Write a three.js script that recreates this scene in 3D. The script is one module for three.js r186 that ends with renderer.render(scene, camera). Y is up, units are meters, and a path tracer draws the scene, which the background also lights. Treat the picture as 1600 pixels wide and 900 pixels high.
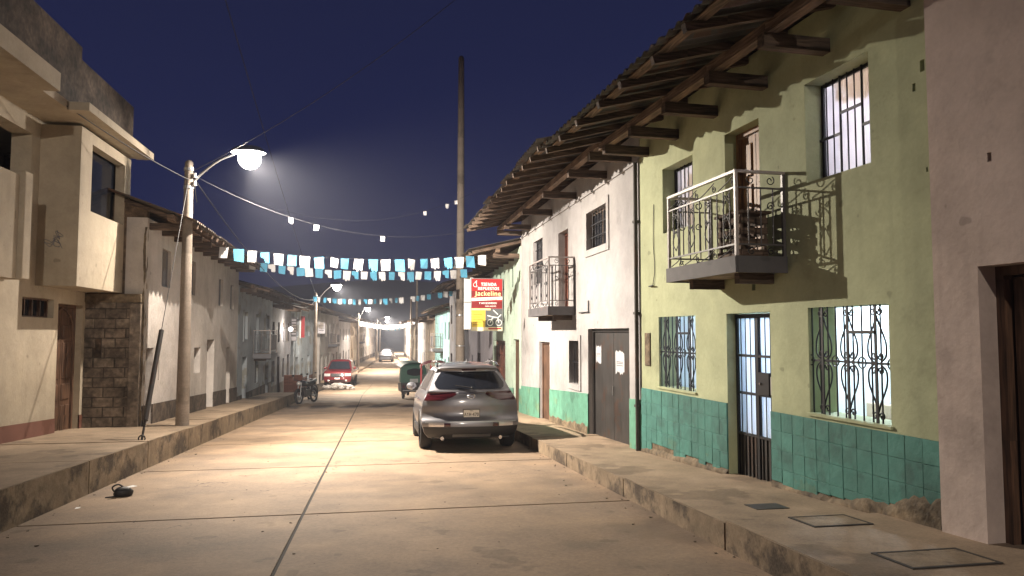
import * as THREE from 'three';
import { mergeGeometries } from 'three/addons/utils/BufferGeometryUtils.js';

// ---------- camera, sky, exposure ----------
const scene = new THREE.Scene();
const FOCAL = 1155;                                                   // in pixels of the 1600 x 900 photograph
const camera = new THREE.PerspectiveCamera(2 * Math.atan(450 / FOCAL) * 180 / Math.PI, 16 / 9, 0.1, 3000);
camera.position.set(0, 1.6, 0);
{
  const yaw = 10.3 * Math.PI / 180, pitch = 3.47 * Math.PI / 180;
  camera.lookAt(Math.sin(yaw) * Math.cos(pitch), 1.6 + Math.sin(pitch), -Math.cos(yaw) * Math.cos(pitch));
}
const renderer = new THREE.WebGLRenderer({ antialias: true });
renderer.toneMapping = THREE.LinearToneMapping;
renderer.toneMappingExposure = 1.3;
renderer.shadowMap.enabled = true;
{
  const W = 128, H = 64, d = new Float32Array(W * H * 4);             // night sky: deep blue, a little paler low down
  for (let j = 0; j < H; j++) for (let i = 0; i < W; i++) {
    const el = Math.abs((j + 0.5) / H - 0.5) * 2, k = Math.pow(1 - el, 3);
    const o = (j * W + i) * 4;
    d[o] = 0.0075 + 0.009 * k; d[o + 1] = 0.0085 + 0.0125 * k; d[o + 2] = 0.022 + 0.054 * k; d[o + 3] = 1;
  }
  const t = new THREE.DataTexture(d, W, H, THREE.RGBAFormat, THREE.FloatType);
  t.mapping = THREE.EquirectangularReflectionMapping; t.magFilter = THREE.LinearFilter; t.needsUpdate = true;
  scene.background = t; scene.environment = t;
}
const LAMP_COLOR = new THREE.Color().setRGB(1, 0.875, 0.73), LAMP_POWER = 540;

// ---------- helpers ----------
function mulberry(a) { return () => { a |= 0; a = a + 0x6D2B79F5 | 0; let t = Math.imul(a ^ a >>> 15, 1 | a); t = t + Math.imul(t ^ t >>> 7, 61 | t) ^ t; return ((t ^ t >>> 14) >>> 0) / 4294967296; }; }
const rnd = mulberry(20240611);
const rr = (a, b) => a + (b - a) * rnd();
const clamp = (x, a = 0, b = 1) => Math.min(b, Math.max(a, x));
const smooth = (a, b, x) => { const t = clamp((x - a) / (b - a)); return t * t * (3 - 2 * t); };
const V = (x, y, z) => new THREE.Vector3(x, y, z);
const lerpTable = (tab, y) => { if (y <= tab[0][0]) return tab[0][1]; for (let i = 1; i < tab.length; i++) if (y <= tab[i][0]) { const [a, p] = tab[i - 1], [b, q] = tab[i]; return p + (q - p) * (y - a) / (b - a); } return tab[tab.length - 1][1]; };

// the street falls away from the camera, then levels out and bends a little to the right
function yRoad(z) { const d = -z; if (d < 30) return -0.045 * d; if (d < 70) { const t = d - 30; return -1.35 - 0.045 * t + 0.045 / 80 * t * t; } return -2.25; }
const bend = z => (-z > 42 ? 0.06 * (Math.min(-z, 112) - 42) : 0);       // the left side closes in on the right
const shift = (x, z) => x + bend(z) * clamp((2.98 - x) / 6.62);
const KERB_L = -3.64, KERB_R = 2.98, JOINT = -0.78, WALK_L = 0.43, WALK_R = 0.22;

const taken = {};
function numbered(n) { const k = taken[n] = (taken[n] ?? -1) + 1; return k ? `${n}_${String(k).padStart(3, '0')}` : n; }
function plain(g) {                                                   // position, normal and uv only, not indexed
  const p = g.index ? g.toNonIndexed() : g.clone();
  for (const k of Object.keys(p.attributes)) if (!['position', 'normal', 'uv'].includes(k)) p.deleteAttribute(k);
  if (!p.attributes.normal) p.computeVertexNormals();
  if (!p.attributes.uv) p.setAttribute('uv', new THREE.BufferAttribute(new Float32Array(p.attributes.position.count * 2), 2));
  p.clearGroups(); p.morphAttributes = {};
  return p;
}
function boxUV(g, along = false) {                                                   // uv in metres, projected along each face's main axis
  const p = g.attributes.position, uv = g.attributes.uv;
  for (let i = 0; i < p.count; i += 3) {
    const a = V().fromBufferAttribute(p, i), b = V().fromBufferAttribute(p, i + 1), c = V().fromBufferAttribute(p, i + 2);
    const n = b.clone().sub(a).cross(c.clone().sub(a)); const x = Math.abs(n.x), y = Math.abs(n.y), z = Math.abs(n.z);
    [a, b, c].forEach((q, k) => uv.setXY(i + k, ...(y >= x && y >= z ? (along ? [q.z, q.x] : [q.x, q.z]) : x >= z ? [q.z, q.y] : [q.x, q.y])));
  }
  return g;
}
function join(geos) { const a = (Array.isArray(geos) ? geos : [geos]).map(plain); return a.length > 1 ? mergeGeometries(a) : a[0]; }
function mesh(name, geos, mat, parent = scene, ownUV = false) {
  const g = join(geos); if (ownUV !== true) boxUV(g, ownUV === 'along');
  const m = new THREE.Mesh(g, mat); m.name = parent === scene ? numbered(name) : name; parent.add(m); return m;
}
function each(name, geos, mat, parent) { for (const g of geos) mesh(name, g, mat, parent); }
function shared(name, geometry, mat, parent) { const m = new THREE.Mesh(geometry, mat); m.name = name; parent.add(m); return m; }
function tag(o, label, category, group) { o.userData = { label, category }; if (group) o.userData.group = group; return o; }
function thing(name, label, category, pos = [0, 0, 0], turn = 0, group) { const o = new THREE.Group(); o.name = numbered(name); o.position.set(...pos); o.rotation.y = turn; scene.add(o); return tag(o, label, category, group); }
function part(name, parent) { const o = new THREE.Group(); o.name = name; parent.add(o); return o; }
function struct(o) { o.userData = { kind: 'structure' }; return o; }

const box = (w, h, d, x = 0, y = 0, z = 0) => new THREE.BoxGeometry(w, h, d).translate(x, y, z);
const span = (x0, x1, y0, y1, z0, z1) => box(Math.abs(x1 - x0), Math.abs(y1 - y0), Math.abs(z1 - z0), (x0 + x1) / 2, (y0 + y1) / 2, (z0 + z1) / 2);
function bevelBox(x0, x1, y0, y1, z0, z1, b) {                        // its front (+z) face chamfered
  const s = new THREE.Shape(); s.moveTo(x0 + b, y0 + b); s.lineTo(x1 - b, y0 + b); s.lineTo(x1 - b, y1 - b); s.lineTo(x0 + b, y1 - b); s.closePath();
  const g = new THREE.ExtrudeGeometry(s, { depth: Math.max(1e-3, z1 - z0 - b), bevelEnabled: true, bevelThickness: b, bevelSize: b, bevelSegments: 1 });
  return g.translate(0, 0, z0);
}
function bar(a, b, r, seg = 8, r2 = r) {
  const d = b.clone().sub(a), L = d.length();
  const g = new THREE.CylinderGeometry(r2, r, L, seg); g.translate(0, L / 2, 0);
  g.applyQuaternion(new THREE.Quaternion().setFromUnitVectors(V(0, 1, 0), d.normalize())); return g.translate(a.x, a.y, a.z);
}
function beam(a, b, w, h) {                                           // a squared timber from a to b
  const d = b.clone().sub(a), L = d.length(); const g = new THREE.BoxGeometry(w, h, L);
  const m = new THREE.Matrix4().lookAt(b, a, V(0, 1, 0)); g.applyMatrix4(m); const c = a.clone().add(b).multiplyScalar(0.5); return g.translate(c.x, c.y, c.z);
}
const tube = (pts, r, n = 16, rad = 6, closed = false) => new THREE.TubeGeometry(new THREE.CatmullRomCurve3(pts, closed), n, r, rad, closed);
function hang(a, b, sag, n = 14) { const o = []; for (let i = 0; i <= n; i++) { const t = i / n; o.push(a.clone().lerp(b, t).add(V(0, -sag * 4 * t * (1 - t), 0))); } return o; }
function grid(nu, nv, f) {                                            // a surface from f(u, v)
  const pos = [], uv = [], idx = [];
  for (let j = 0; j <= nv; j++) for (let i = 0; i <= nu; i++) { pos.push(...f(i / nu, j / nv)); uv.push(i / nu, j / nv); }
  for (let j = 0; j < nv; j++) for (let i = 0; i < nu; i++) { const a = j * (nu + 1) + i, b = a + 1, c = a + nu + 1, d = c + 1; idx.push(a, b, d, a, d, c); }
  const g = new THREE.BufferGeometry(); g.setAttribute('position', new THREE.Float32BufferAttribute(pos, 3)); g.setAttribute('uv', new THREE.Float32BufferAttribute(uv, 2)); g.setIndex(idx); g.computeVertexNormals(); return g;
}
function hexa(c) {                                                    // a solid from 8 corners: bottom 0-3 anticlockwise from above, top 4-7 the same
  const f = [[0, 3, 2, 1], [4, 5, 6, 7], [0, 1, 5, 4], [1, 2, 6, 5], [2, 3, 7, 6], [3, 0, 4, 7]], pos = [];
  for (const [a, b, d, e] of f) for (const i of [a, b, d, a, d, e]) pos.push(...c[i]);
  const g = new THREE.BufferGeometry(); g.setAttribute('position', new THREE.Float32BufferAttribute(pos, 3)); g.computeVertexNormals(); return g;
}
function spiral(cx, cy, r, turn, dir, z = 0, start = 0) { const o = []; for (let i = 0; i <= 14; i++) { const t = i / 14, a = start + dir * t * turn * Math.PI * 2, q = r * (1 - 0.72 * t); o.push(V(cx + Math.cos(a) * q, cy + Math.sin(a) * q, z)); } return o; }

// ---------- textures: what the surfaces are made of ----------
function noiser(seed) {
  const T = new Float32Array(65536), q = mulberry(seed); for (let i = 0; i < 65536; i++) T[i] = q();
  return (x, y, p) => {
    const x0 = Math.floor(x), y0 = Math.floor(y), fx = x - x0, fy = y - y0, u = fx * fx * (3 - 2 * fx), v = fy * fy * (3 - 2 * fy);
    let a = x0 % p, b = y0 % p; if (a < 0) a += p; if (b < 0) b += p; const a1 = a + 1 === p ? 0 : a + 1, b1 = b + 1 === p ? 0 : b + 1, k = p * 31;
    const h00 = T[(a * 157 + b * 7919 + k) & 65535], h10 = T[(a1 * 157 + b * 7919 + k) & 65535], h01 = T[(a * 157 + b1 * 7919 + k) & 65535], h11 = T[(a1 * 157 + b1 * 7919 + k) & 65535];
    return (h00 + (h10 - h00) * u) * (1 - v) + (h01 + (h11 - h01) * u) * v; };
}
function fbm(n, u, v, p, oct, gain = 0.5) { let s = 0, a = 1, t = 0; for (let i = 0; i < oct; i++) { s += a * n(u * p, v * p, p); t += a; a *= gain; p *= 2; } return s / t; }
function texture(size, tile, f, srgb = true) {
  const d = new Uint8Array(size * size * 4);
  for (let j = 0; j < size; j++) for (let i = 0; i < size; i++) { const c = f(i / size, j / size), o = (j * size + i) * 4; for (let k = 0; k < 3; k++) d[o + k] = clamp(Array.isArray(c) ? c[k] : c) * 255; d[o + 3] = 255; }
  const t = new THREE.DataTexture(d, size, size); t.wrapS = t.wrapT = THREE.RepeatWrapping; t.magFilter = THREE.LinearFilter; t.minFilter = THREE.LinearMipmapLinearFilter; t.generateMipmaps = true;
  if (srgb) t.colorSpace = THREE.SRGBColorSpace; t.repeat.set(1 / tile, 1 / tile); t.needsUpdate = true; return t;
}
const N1 = noiser(11), N2 = noiser(23), N3 = noiser(37), N4 = noiser(53);
const T = {};
T.road = texture(1024, 7, (u, v) => {                                 // pale brushed concrete: clouds, tyre dirt, specks, oil spots
  const a = fbm(N1, u, v, 4, 6), b = fbm(N2, u, v, 14, 5), c = N3(u * 256, v * 256, 256), e = N4(u * 512, v * 512, 512);
  let k = 0.80 + 0.36 * (a - 0.5) + 0.24 * (b - 0.5) + 0.07 * (c - 0.5) + 0.06 * (e - 0.5);
  const stain = smooth(0.60, 0.72, fbm(N3, u + 0.3, v, 6, 5)) * (0.4 + 0.6 * c); k -= 0.09 * stain;
  const spot = smooth(0.76, 0.82, fbm(N4, u, v + 0.4, 22, 3)); k -= 0.1 * spot;
  const track = N2(u * 14, v * 2, 14) * 0.6 + N1(u * 40, v * 4, 40) * 0.4; k -= 0.07 * (track - 0.5);
  const cr = Math.abs(fbm(N4, u, v, 3, 6, 0.55) - 0.5); k -= 0.28 * (1 - smooth(0.0008, 0.0026, cr)) * smooth(0.5, 0.56, fbm(N1, u + 0.5, v, 3, 3));
  const w = 0.05 * (b - 0.5); return [k + 0.03 + w * 0.5, k, k - 0.035 - w]; });
T.walk = texture(1024, 5, (u, v) => {
  const a = fbm(N2, u, v, 5, 6), b = fbm(N1, u, v, 20, 4), c = N3(u * 300, v * 300, 300), e = N1(u * 512, v * 512, 512);
  let k = 0.80 + 0.24 * (a - 0.5) + 0.2 * (b - 0.5) + 0.08 * (c - 0.5) + 0.06 * (e - 0.5);
  k -= 0.22 * smooth(0.62, 0.7, fbm(N4, u, v, 8, 5)) * (0.3 + 0.7 * c);
  return [k + 0.02, k, k - 0.03]; });
T.kerb = texture(1024, 3, (u, v) => {                                 // the kerb's face: board marks and black mildew with ragged outlines
  const a = fbm(N1, u, v, 5, 6), b = fbm(N2, u, v * 1, 24, 4), c = N3(u * 256, v * 256, 256);
  let k = 0.82 + 0.3 * (a - 0.5) + 0.22 * (b - 0.5) + 0.08 * (c - 0.5);
  const m = smooth(0.48, 0.66, fbm(N4, u, v, 6, 7, 0.7)); k -= 0.44 * m * (0.35 + 0.65 * c);
  return [k + 0.02, k + 0.005, k - 0.03 + 0.02 * m]; });
T.plaster = texture(1024, 6, (u, v) => {
  const a = fbm(N3, u, v, 5, 6), b = fbm(N4, u, v, 28, 4), c = N1(u * 256, v * 256, 256), s = fbm(N2, u * 1, v, 3, 5);
  let k = 0.88 + 0.22 * (a - 0.5) + 0.11 * (b - 0.5) + 0.03 * (c - 0.5);
  k -= 0.10 * smooth(0.54, 0.72, fbm(N1, u, v, 5, 7, 0.66)); k -= 0.12 * smooth(0.88, 0.93, fbm(N2, u, v, 40, 2));
  const run = N4(u * 90, v * 5, 90); k -= 0.025 * smooth(0.55, 0.9, run) * smooth(0.45, 0.65, s);
  const cr = Math.abs(fbm(N1, u, v, 4, 6, 0.55) - 0.5); k -= 0.04 * (1 - smooth(0.0006, 0.002, cr)) * smooth(0.54, 0.6, fbm(N3, u, v + 0.5, 3, 3));
  return [k, k - 0.012 * (s - 0.3), k - 0.05 * (s - 0.3)]; });
T.old = texture(1024, 5, (u, v) => {                                  // limewash peeling from mud: stained, patched
  const a = fbm(N4, u, v, 5, 6), b = fbm(N2, u, v, 22, 5);
  let k = 0.88 + 0.2 * (a - 0.5) + 0.12 * (b - 0.5); const m = smooth(0.60, 0.68, fbm(N1, u + 0.2, v, 6, 6, 0.62));
  k -= 0.17 * m * (0.5 + 0.5 * b); return [k + 0.02 * m, k - 0.02 * m, k - 0.08 * m]; });
T.mud = texture(512, 2.4, (u, v) => { const a = fbm(N1, u, v, 6, 6), b = fbm(N2, u, v, 40, 3); const k = 0.62 + 0.6 * (a - 0.5) + 0.4 * (b - 0.5); return [k, k * 0.97, k * 0.93]; });
T.wood = texture(512, 1.2, (u, v) => { const g = fbm(N2, u * 1, v * 1, 4, 3), a = N1(u * 64 + g * 3, v * 4, 64), b = N3(u * 128 + g * 4, v * 8, 128), c = fbm(N4, u, v, 4, 4); const k = 0.75 + 0.3 * (a - 0.5) + 0.25 * (b - 0.5) + 0.35 * (c - 0.5); return [k, k * 0.97, k * 0.94]; });
T.grainLong = T.wood.clone(); T.grainLong.rotation = Math.PI / 2; T.grainLong.needsUpdate = true;
T.metal = texture(512, 1.8, (u, v) => { const a = fbm(N1, u, v, 5, 6), s = N2(u * 60, v * 3, 60), r = smooth(0.56, 0.66, fbm(N3, u, v, 7, 6, 0.6)), b = N4(u * 200, v * 200, 200); let k = 0.72 + 0.35 * (a - 0.5) + 0.2 * (s - 0.5) + 0.08 * (b - 0.5); return [k + 0.1 * r, k - 0.06 * r, k - 0.14 * r]; });
T.grain = texture(512, 1.6, (u, v) => { const a = fbm(N4, u, v, 8, 6, 0.6); return [a, a, a]; }, false);
T.fine = texture(512, 0.5, (u, v) => { const a = fbm(N2, u, v, 24, 4, 0.7); return [a, a, a]; }, false);
T.paint = texture(1024, 3.2, (u, v) => {                              // gloss paint worn off in flakes
  const a = fbm(N1, u, v, 5, 6), b = fbm(N3, u, v, 30, 4), f = smooth(0.655, 0.675, fbm(N4, u, v, 9, 6, 0.6));
  const k = 0.86 + 0.25 * (a - 0.5) + 0.14 * (b - 0.5) - 0.1 * smooth(0.6, 0.7, fbm(N2, u, v, 12, 4)); return [k + 0.10 * f, k - 0.03 * f, k - 0.07 * f]; });

const M = {};
function mat(name, rgb, o = {}) { const m = new THREE.MeshStandardMaterial({ color: new THREE.Color().setRGB(...rgb), roughness: o.rough ?? 0.85, metalness: o.metal ?? 0, map: o.map ?? null, bumpMap: o.bump ?? null, bumpScale: o.bumpScale ?? 0.01, side: THREE.DoubleSide }); m.name = name; return M[name] = m; }
mat('road', [0.385, 0.298, 0.22], { map: T.road, bump: T.fine, bumpScale: 0.003, rough: 0.8 });
mat('walk', [0.39, 0.305, 0.225], { map: T.walk, bump: T.fine, bumpScale: 0.003, rough: 0.85 });
mat('kerb', [0.35, 0.275, 0.20], { map: T.kerb, bump: T.grain, bumpScale: 0.012, rough: 0.9 });
mat('bitumen', [0.035, 0.03, 0.026], { rough: 0.9 });
mat('earth', [0.16, 0.125, 0.09], { map: T.mud, bump: T.grain, bumpScale: 0.03 });
mat('hill', [0.03, 0.035, 0.025]);
mat('green', [0.51, 0.56, 0.355], { map: T.plaster, bump: T.grain, bumpScale: 0.008 });
mat('teal', [0.072, 0.265, 0.225], { map: T.paint, bump: T.grain, bumpScale: 0.014, rough: 0.75 });
mat('tealPale', [0.16, 0.42, 0.30], { map: T.paint, bump: T.grain, bumpScale: 0.01, rough: 0.6 });
mat('white', [0.45, 0.44, 0.455], { map: T.plaster, bump: T.grain, bumpScale: 0.014 });
mat('mint', [0.56, 0.72, 0.62], { map: T.plaster, bump: T.grain, bumpScale: 0.012 });
mat('pink', [0.60, 0.495, 0.455], { map: T.plaster, bump: T.grain, bumpScale: 0.014 });
mat('yellow', [0.50, 0.43, 0.335], { map: T.plaster, bump: T.grain, bumpScale: 0.01 });
mat('brickRed', [0.20, 0.085, 0.06], { map: T.old });
mat('oldWhite', [0.56, 0.52, 0.50], { map: T.plaster, bump: T.grain, bumpScale: 0.02 });
mat('plinthMud', [0.19, 0.15, 0.125], { map: T.mud, bump: T.grain, bumpScale: 0.02 });
mat('adobe', [0.30, 0.215, 0.15], { map: T.mud, bump: T.grain, bumpScale: 0.05 });
mat('crumble', [0.36, 0.29, 0.20], { map: T.mud, bump: T.grain, bumpScale: 0.04 });
mat('block', [0.40, 0.34, 0.29], { map: T.mud, bump: T.fine, bumpScale: 0.006 });
mat('blockPale', [0.46, 0.40, 0.34], { map: T.mud, bump: T.fine, bumpScale: 0.006 });
mat('mortar', [0.17, 0.15, 0.13], { map: T.mud });
mat('blueGrey', [0.36, 0.40, 0.44], { map: T.old, bump: T.grain });
mat('lavender', [0.42, 0.40, 0.46], { map: T.plaster });
mat('turquoise', [0.34, 0.60, 0.62], { map: T.plaster });
mat('beige', [0.52, 0.43, 0.33], { map: T.plaster });
mat('slateWall', [0.20, 0.20, 0.22], { map: T.old });
mat('timber', [0.17, 0.122, 0.092], { map: T.grainLong, bump: T.fine, bumpScale: 0.004 });
mat('timberPale', [0.28, 0.20, 0.145], { map: T.grainLong, bump: T.fine, bumpScale: 0.004 });
mat('doorBrown', [0.17, 0.095, 0.06], { map: T.wood, rough: 0.55 });
mat('doorOchre', [0.46, 0.25, 0.12], { map: T.wood, rough: 0.5 });
mat('doorRed', [0.20, 0.07, 0.045], { map: T.wood, rough: 0.6 });
mat('doorMetal', [0.075, 0.068, 0.066], { map: T.metal, rough: 0.5 });
mat('roof', [0.17, 0.15, 0.135], { map: T.metal, rough: 0.65 });
mat('roofDark', [0.10, 0.085, 0.075], { map: T.metal, rough: 0.7 });
mat('iron', [0.018, 0.018, 0.022], { rough: 0.45, metal: 0.3 });
mat('ironLit', [0.34, 0.30, 0.29], { rough: 0.4 });  // railing iron with the lamp's highlight put into its colour
mat('ironShade', [0.085, 0.078, 0.08], { rough: 0.42 });  // the same railing iron, coloured darker for parts out of the light
mat('bandPaint', [0.125, 0.118, 0.125], { map: T.paint, rough: 0.7 });
mat('darkGlass', [0.012, 0.014, 0.02], { rough: 0.12 });
mat('interior', [0.40, 0.37, 0.34], { map: T.plaster });
mat('curtain', [0.72, 0.70, 0.76], { map: T.old, rough: 0.8 });
mat('concretePole', [0.34, 0.30, 0.27], { map: T.walk, bump: T.fine, bumpScale: 0.003 });
mat('galvanised', [0.40, 0.41, 0.42], { rough: 0.4, metal: 0.8 });
mat('wire', [0.05, 0.05, 0.055], { rough: 0.5, metal: 0.2 });
mat('wireDark', [0.03, 0.03, 0.035], { rough: 0.6 });
mat('room', [0.70, 0.76, 0.84], { map: T.plaster });
mat('roomFloor', [0.35, 0.30, 0.27], { map: T.walk });
mat('paper', [0.62, 0.64, 0.68], { map: T.old });
mat('tyre', [0.018, 0.018, 0.019], { rough: 0.85 });
mat('chrome', [0.62, 0.62, 0.64], { rough: 0.18, metal: 1 });
mat('blackPlastic', [0.022, 0.022, 0.024], { rough: 0.55 });
mat('plastic', [0.75, 0.74, 0.72], { rough: 0.6 });
function physical(name, rgb, o) { const m = new THREE.MeshPhysicalMaterial({ color: new THREE.Color().setRGB(...rgb), side: THREE.DoubleSide, ...o }); m.name = name; return M[name] = m; }
physical('frosted', [0.80, 0.86, 0.95], { transmission: 0.55, roughness: 1, thickness: 0 });
physical('figured', [0.80, 0.78, 0.82], { transmission: 0.5, roughness: 1, thickness: 0, map: T.old });
physical('clearPane', [0.92, 0.95, 0.97], { transmission: 1, roughness: 0.02, thickness: 0 });
physical('flagWhite', [0.80, 0.80, 0.82], { transmission: 0.35, roughness: 1, thickness: 0 });
physical('flagBlue', [0.10, 0.40, 0.62], { transmission: 0.35, roughness: 1, thickness: 0 });
physical('carGrey', [0.22, 0.22, 0.24], { metalness: 0.75, roughness: 0.42, clearcoat: 0.8, clearcoatRoughness: 0.12 });
physical('carRed', [0.13, 0.007, 0.010], { metalness: 0.2, roughness: 0.4, clearcoat: 0.9, clearcoatRoughness: 0.1 });
physical('carDark', [0.05, 0.05, 0.06], { metalness: 0.4, roughness: 0.4, clearcoat: 0.8 });
physical('tailRed', [0.055, 0.006, 0.009], { roughness: 0.15, clearcoat: 1 });
physical('clearLamp', [0.62, 0.60, 0.60], { roughness: 0.12, clearcoat: 1, metalness: 0.3 });
mat('tarpGreen', [0.022, 0.085, 0.06], { rough: 0.6 });
mat('tarpRed', [0.30, 0.03, 0.035], { rough: 0.55 });
function glow(name, rgb, k) { const m = new THREE.MeshStandardMaterial({ color: 0xffffff, emissive: new THREE.Color().setRGB(...rgb), emissiveIntensity: k, roughness: 0.4 }); m.name = name; return M[name] = m; }
glow('lampGlow', [1, 0.96, 0.92], 20);
glow('bulbGlow', [0.86, 0.93, 1], 10);

// ---------- ground, road, pavements ----------
function sheet(x0, x1, z0, z1, h, n) { return grid(1, n, (u, v) => { const z = z0 + (z1 - z0) * v; return [shift(u ? x1 : x0, z), yRoad(z) + h, z]; }); }
struct(mesh('ground', [grid(2, 90, (u, v) => { const z = 40 - 840 * v; return [(u - 0.5) * 1400, yRoad(Math.min(z, 20)) - 0.25, z]; })], M.earth));
{
  const g = [];
  for (let k = 0; k < 3; k++) g.push(grid(60, 3, (u, v) => { const a = -0.9 + 1.8 * u, R = 620 + k * 60; const hgt = (16 + 10 * Math.sin(u * 9 + k * 2) + 7 * Math.sin(u * 23 + k) + k * 14) * v; return [Math.sin(a) * R, -4 + hgt, -Math.cos(a) * R]; }));
  struct(mesh('hills', g, M.hill));
}
const road = struct(part(numbered('road'), scene));
mesh('road_bed', sheet(KERB_L - 0.4, KERB_R + 0.4, 6, -62, -0.008, 60), M.bitumen, road);
function slab(x0, x1, z0, z1, h, thick, dy = 0) {                     // z0 nearer than z1
  const a = yRoad(z0) + h + dy, b = yRoad(z1) + h + dy, P = (x, y, z) => [shift(x, z), y, z];
  return hexa([P(x0, a - thick, z0), P(x1, a - thick, z0), P(x1, b - thick, z1), P(x0, b - thick, z1), P(x0, a, z0), P(x1, a, z0), P(x1, b, z1), P(x0, b, z1)]);
}
for (let k = -3; k < 13; k++) {
  const z0 = -4.5 - k * 4 + (k === 1 ? 0 : 0) + 0.0, g = 0.016, gz = 0.025;
  mesh('road_slab', slab(KERB_L - 0.02, JOINT - g, z0 - gz, z0 - 4 + gz, 0, 0.16), M.road, road);
  mesh('road_slab', slab(JOINT + g, KERB_R + 0.02, z0 - gz, z0 - 4 + gz, 0, 0.16), M.road, road);
}
mesh('road_surface', sheet(KERB_L - 0.1, KERB_R + 0.1, -56.6, -330, 0.002, 60), M.road, road);
const pavL = struct(part(numbered('pavement'), scene));
{
  const ends = [2, -0.9, -3.3, -5.7, -8.1, -10.45, -12.95, -15.6, -18.2, -20.7, -23.2, -25.7, -28.2, -30.7, -33.3, -36];
  for (let i = 0; i + 1 < ends.length; i++) {
    const z0 = ends[i] - 0.012, z1 = ends[i + 1] + 0.012, dy = rr(-0.008, 0.008);
    const s = mesh('pavement_slab', slab(KERB_L - 2.6, KERB_L, z0, z1, WALK_L, 0.6, dy), M.walk, pavL);
    mesh('kerb_face', slab(KERB_L, KERB_L + 0.012, z0 - 0.004, z1 + 0.004, WALK_L - 0.006, 0.56, dy), M.kerb, s);
  }
  const ends2 = [-57, -60, -63, -66, -69, -72, -75];
  for (let i = 0; i + 1 < ends2.length; i++) mesh('pavement_slab', slab(KERB_L - 2, KERB_L, ends2[i] - 0.01, ends2[i + 1] + 0.01, 0.2, 0.5), M.walk, pavL);
  mesh('pavement_surface', [slab(KERB_L - 2, KERB_L, -75.01, -112, 0.2, 0.5), slab(KERB_L - 2, KERB_L, -112, -150, 0.2, 0.5)], M.walk, pavL);
}
struct(mesh('verge', sheet(KERB_L - 2.4, KERB_L - 0.1, -36, -57, 0.02, 12), M.earth));
const pavR = struct(part(numbered('pavement'), scene));
{
  const ends = [1.5, -0.6, -3.35, -6.06, -8.75, -11.5, -14.2, -17, -19.7, -22.4, -25.1, -27.8, -30.5, -33.2, -36, -38.7, -41.4, -44.1, -46.8, -49.5, -52.2, -55];
  for (let i = 0; i + 1 < ends.length; i++) {
    const z0 = ends[i] - 0.013, z1 = ends[i + 1] + 0.013, dy = i < 6 ? [0.02, 0.03, 0.04, 0.015, 0, -0.005][i] : rr(-0.006, 0.006);
    const s = mesh('pavement_slab', slab(KERB_R, KERB_R + 2.2, z0, z1, WALK_R, 0.45, dy), M.walk, pavR);
    mesh('kerb_face', slab(KERB_R - 0.012, KERB_R, z0 - 0.004, z1 + 0.004, WALK_R - 0.006, 0.42, dy), M.kerb, s);
  }
  mesh('pavement_surface', slab(KERB_R, KERB_R + 2, -55.02, -150, 0.2, 0.5), M.walk, pavR);
}
// iron-framed covers let into the right-hand pavement
function cover(x0, x1, z0, z1, dy, frame, label) {
  const y = z => yRoad(z) + WALK_R + dy, t = thing('access_cover', label, 'access cover', [(x0 + x1) / 2, y(z0), (z0 + z1) / 2], 0, 'access covers in the pavement');
  const P = (x, z, h) => [x - t.position.x, y(z) + h - t.position.y, z - t.position.z];
  const q = (a, b, c, d, lo, hi) => hexa([P(a, c, lo), P(b, c, lo), P(b, d, lo), P(a, d, lo), P(a, c, hi), P(b, c, hi), P(b, d, hi), P(a, d, hi)]);
  mesh('lid', q(x0 + frame, x1 - frame, z0 - frame, z1 + frame, -0.02, 0.006), frame > 0.02 ? M.kerb : M.doorMetal, t);
  if (frame > 0.02) mesh('rim', [q(x0, x1, z0, z0 - frame, -0.02, 0.009), q(x0, x1, z1 + frame, z1, -0.02, 0.009), q(x0, x0 + frame, z0 - frame, z1 + frame, -0.02, 0.009), q(x1 - frame, x1, z0 - frame, z1 + frame, -0.02, 0.009)], M.bitumen, t);
}
cover(3.52, 3.86, -6.52, -6.78, 0.015, 0.004, 'small plain iron cover in the pavement before the teal gate');
cover(3.54, 4.08, -5.62, -6.02, 0.04, 0.022, 'framed concrete cover in the pavement under the barred ground window');
cover(3.44, 4.12, -4.36, -4.78, 0.04, 0.024, 'framed concrete cover in the pavement by the pink house wall');

// ---------- house parts ----------
// In a house's own axes x runs along its front (away from the camera on the left side, towards it on the right), y is up, z points at the street.
const SIDE = { R: -Math.PI / 2, L: Math.PI / 2 };
function frontShape(L, y0, y1, holes) {
  const s = new THREE.Shape(); s.moveTo(0, y0); s.lineTo(L, y0); s.lineTo(L, y1); s.lineTo(0, y1); s.closePath();
  for (const [a, b, c, d] of holes) { const h = new THREE.Path(); h.moveTo(a, c); h.lineTo(a, d); h.lineTo(b, d); h.lineTo(b, c); h.closePath(); s.holes.push(h); }
  return s;
}
function shell(t, L, y0, y1, holes, material, o = {}) {               // front wall with real openings, side and back walls, a floor and a ceiling
  const th = o.thick ?? 0.32, D = o.depth ?? 5;
  mesh('wall', new THREE.ExtrudeGeometry(frontShape(L, y0, y1, holes), { depth: th, bevelEnabled: false }).translate(0, 0, -th), material, t);
  mesh('side_wall', [span(0, 0.25, y0, y1, -D, -th), span(L - 0.25, L, y0, y1, -D, -th), span(0.25, L - 0.25, y0, y1, -D, -D + 0.25)], o.sideMat ?? material, t);
  mesh('ceiling', span(0.25, L - 0.25, y1 - 0.14, y1 - 0.02, -D + 0.25, -th), M.interior, t);
  if (o.floorY !== undefined) mesh('floor', span(0.25, L - 0.25, o.floorY - 0.1, o.floorY, -D + 0.25, -th), M.interior, t);
  if (!o.open) mesh('inner_wall', span(0.25, L - 0.25, y0, y1 - 0.14, -th - 1.4, -th - 1.3), M.interior, t);
}
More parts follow.
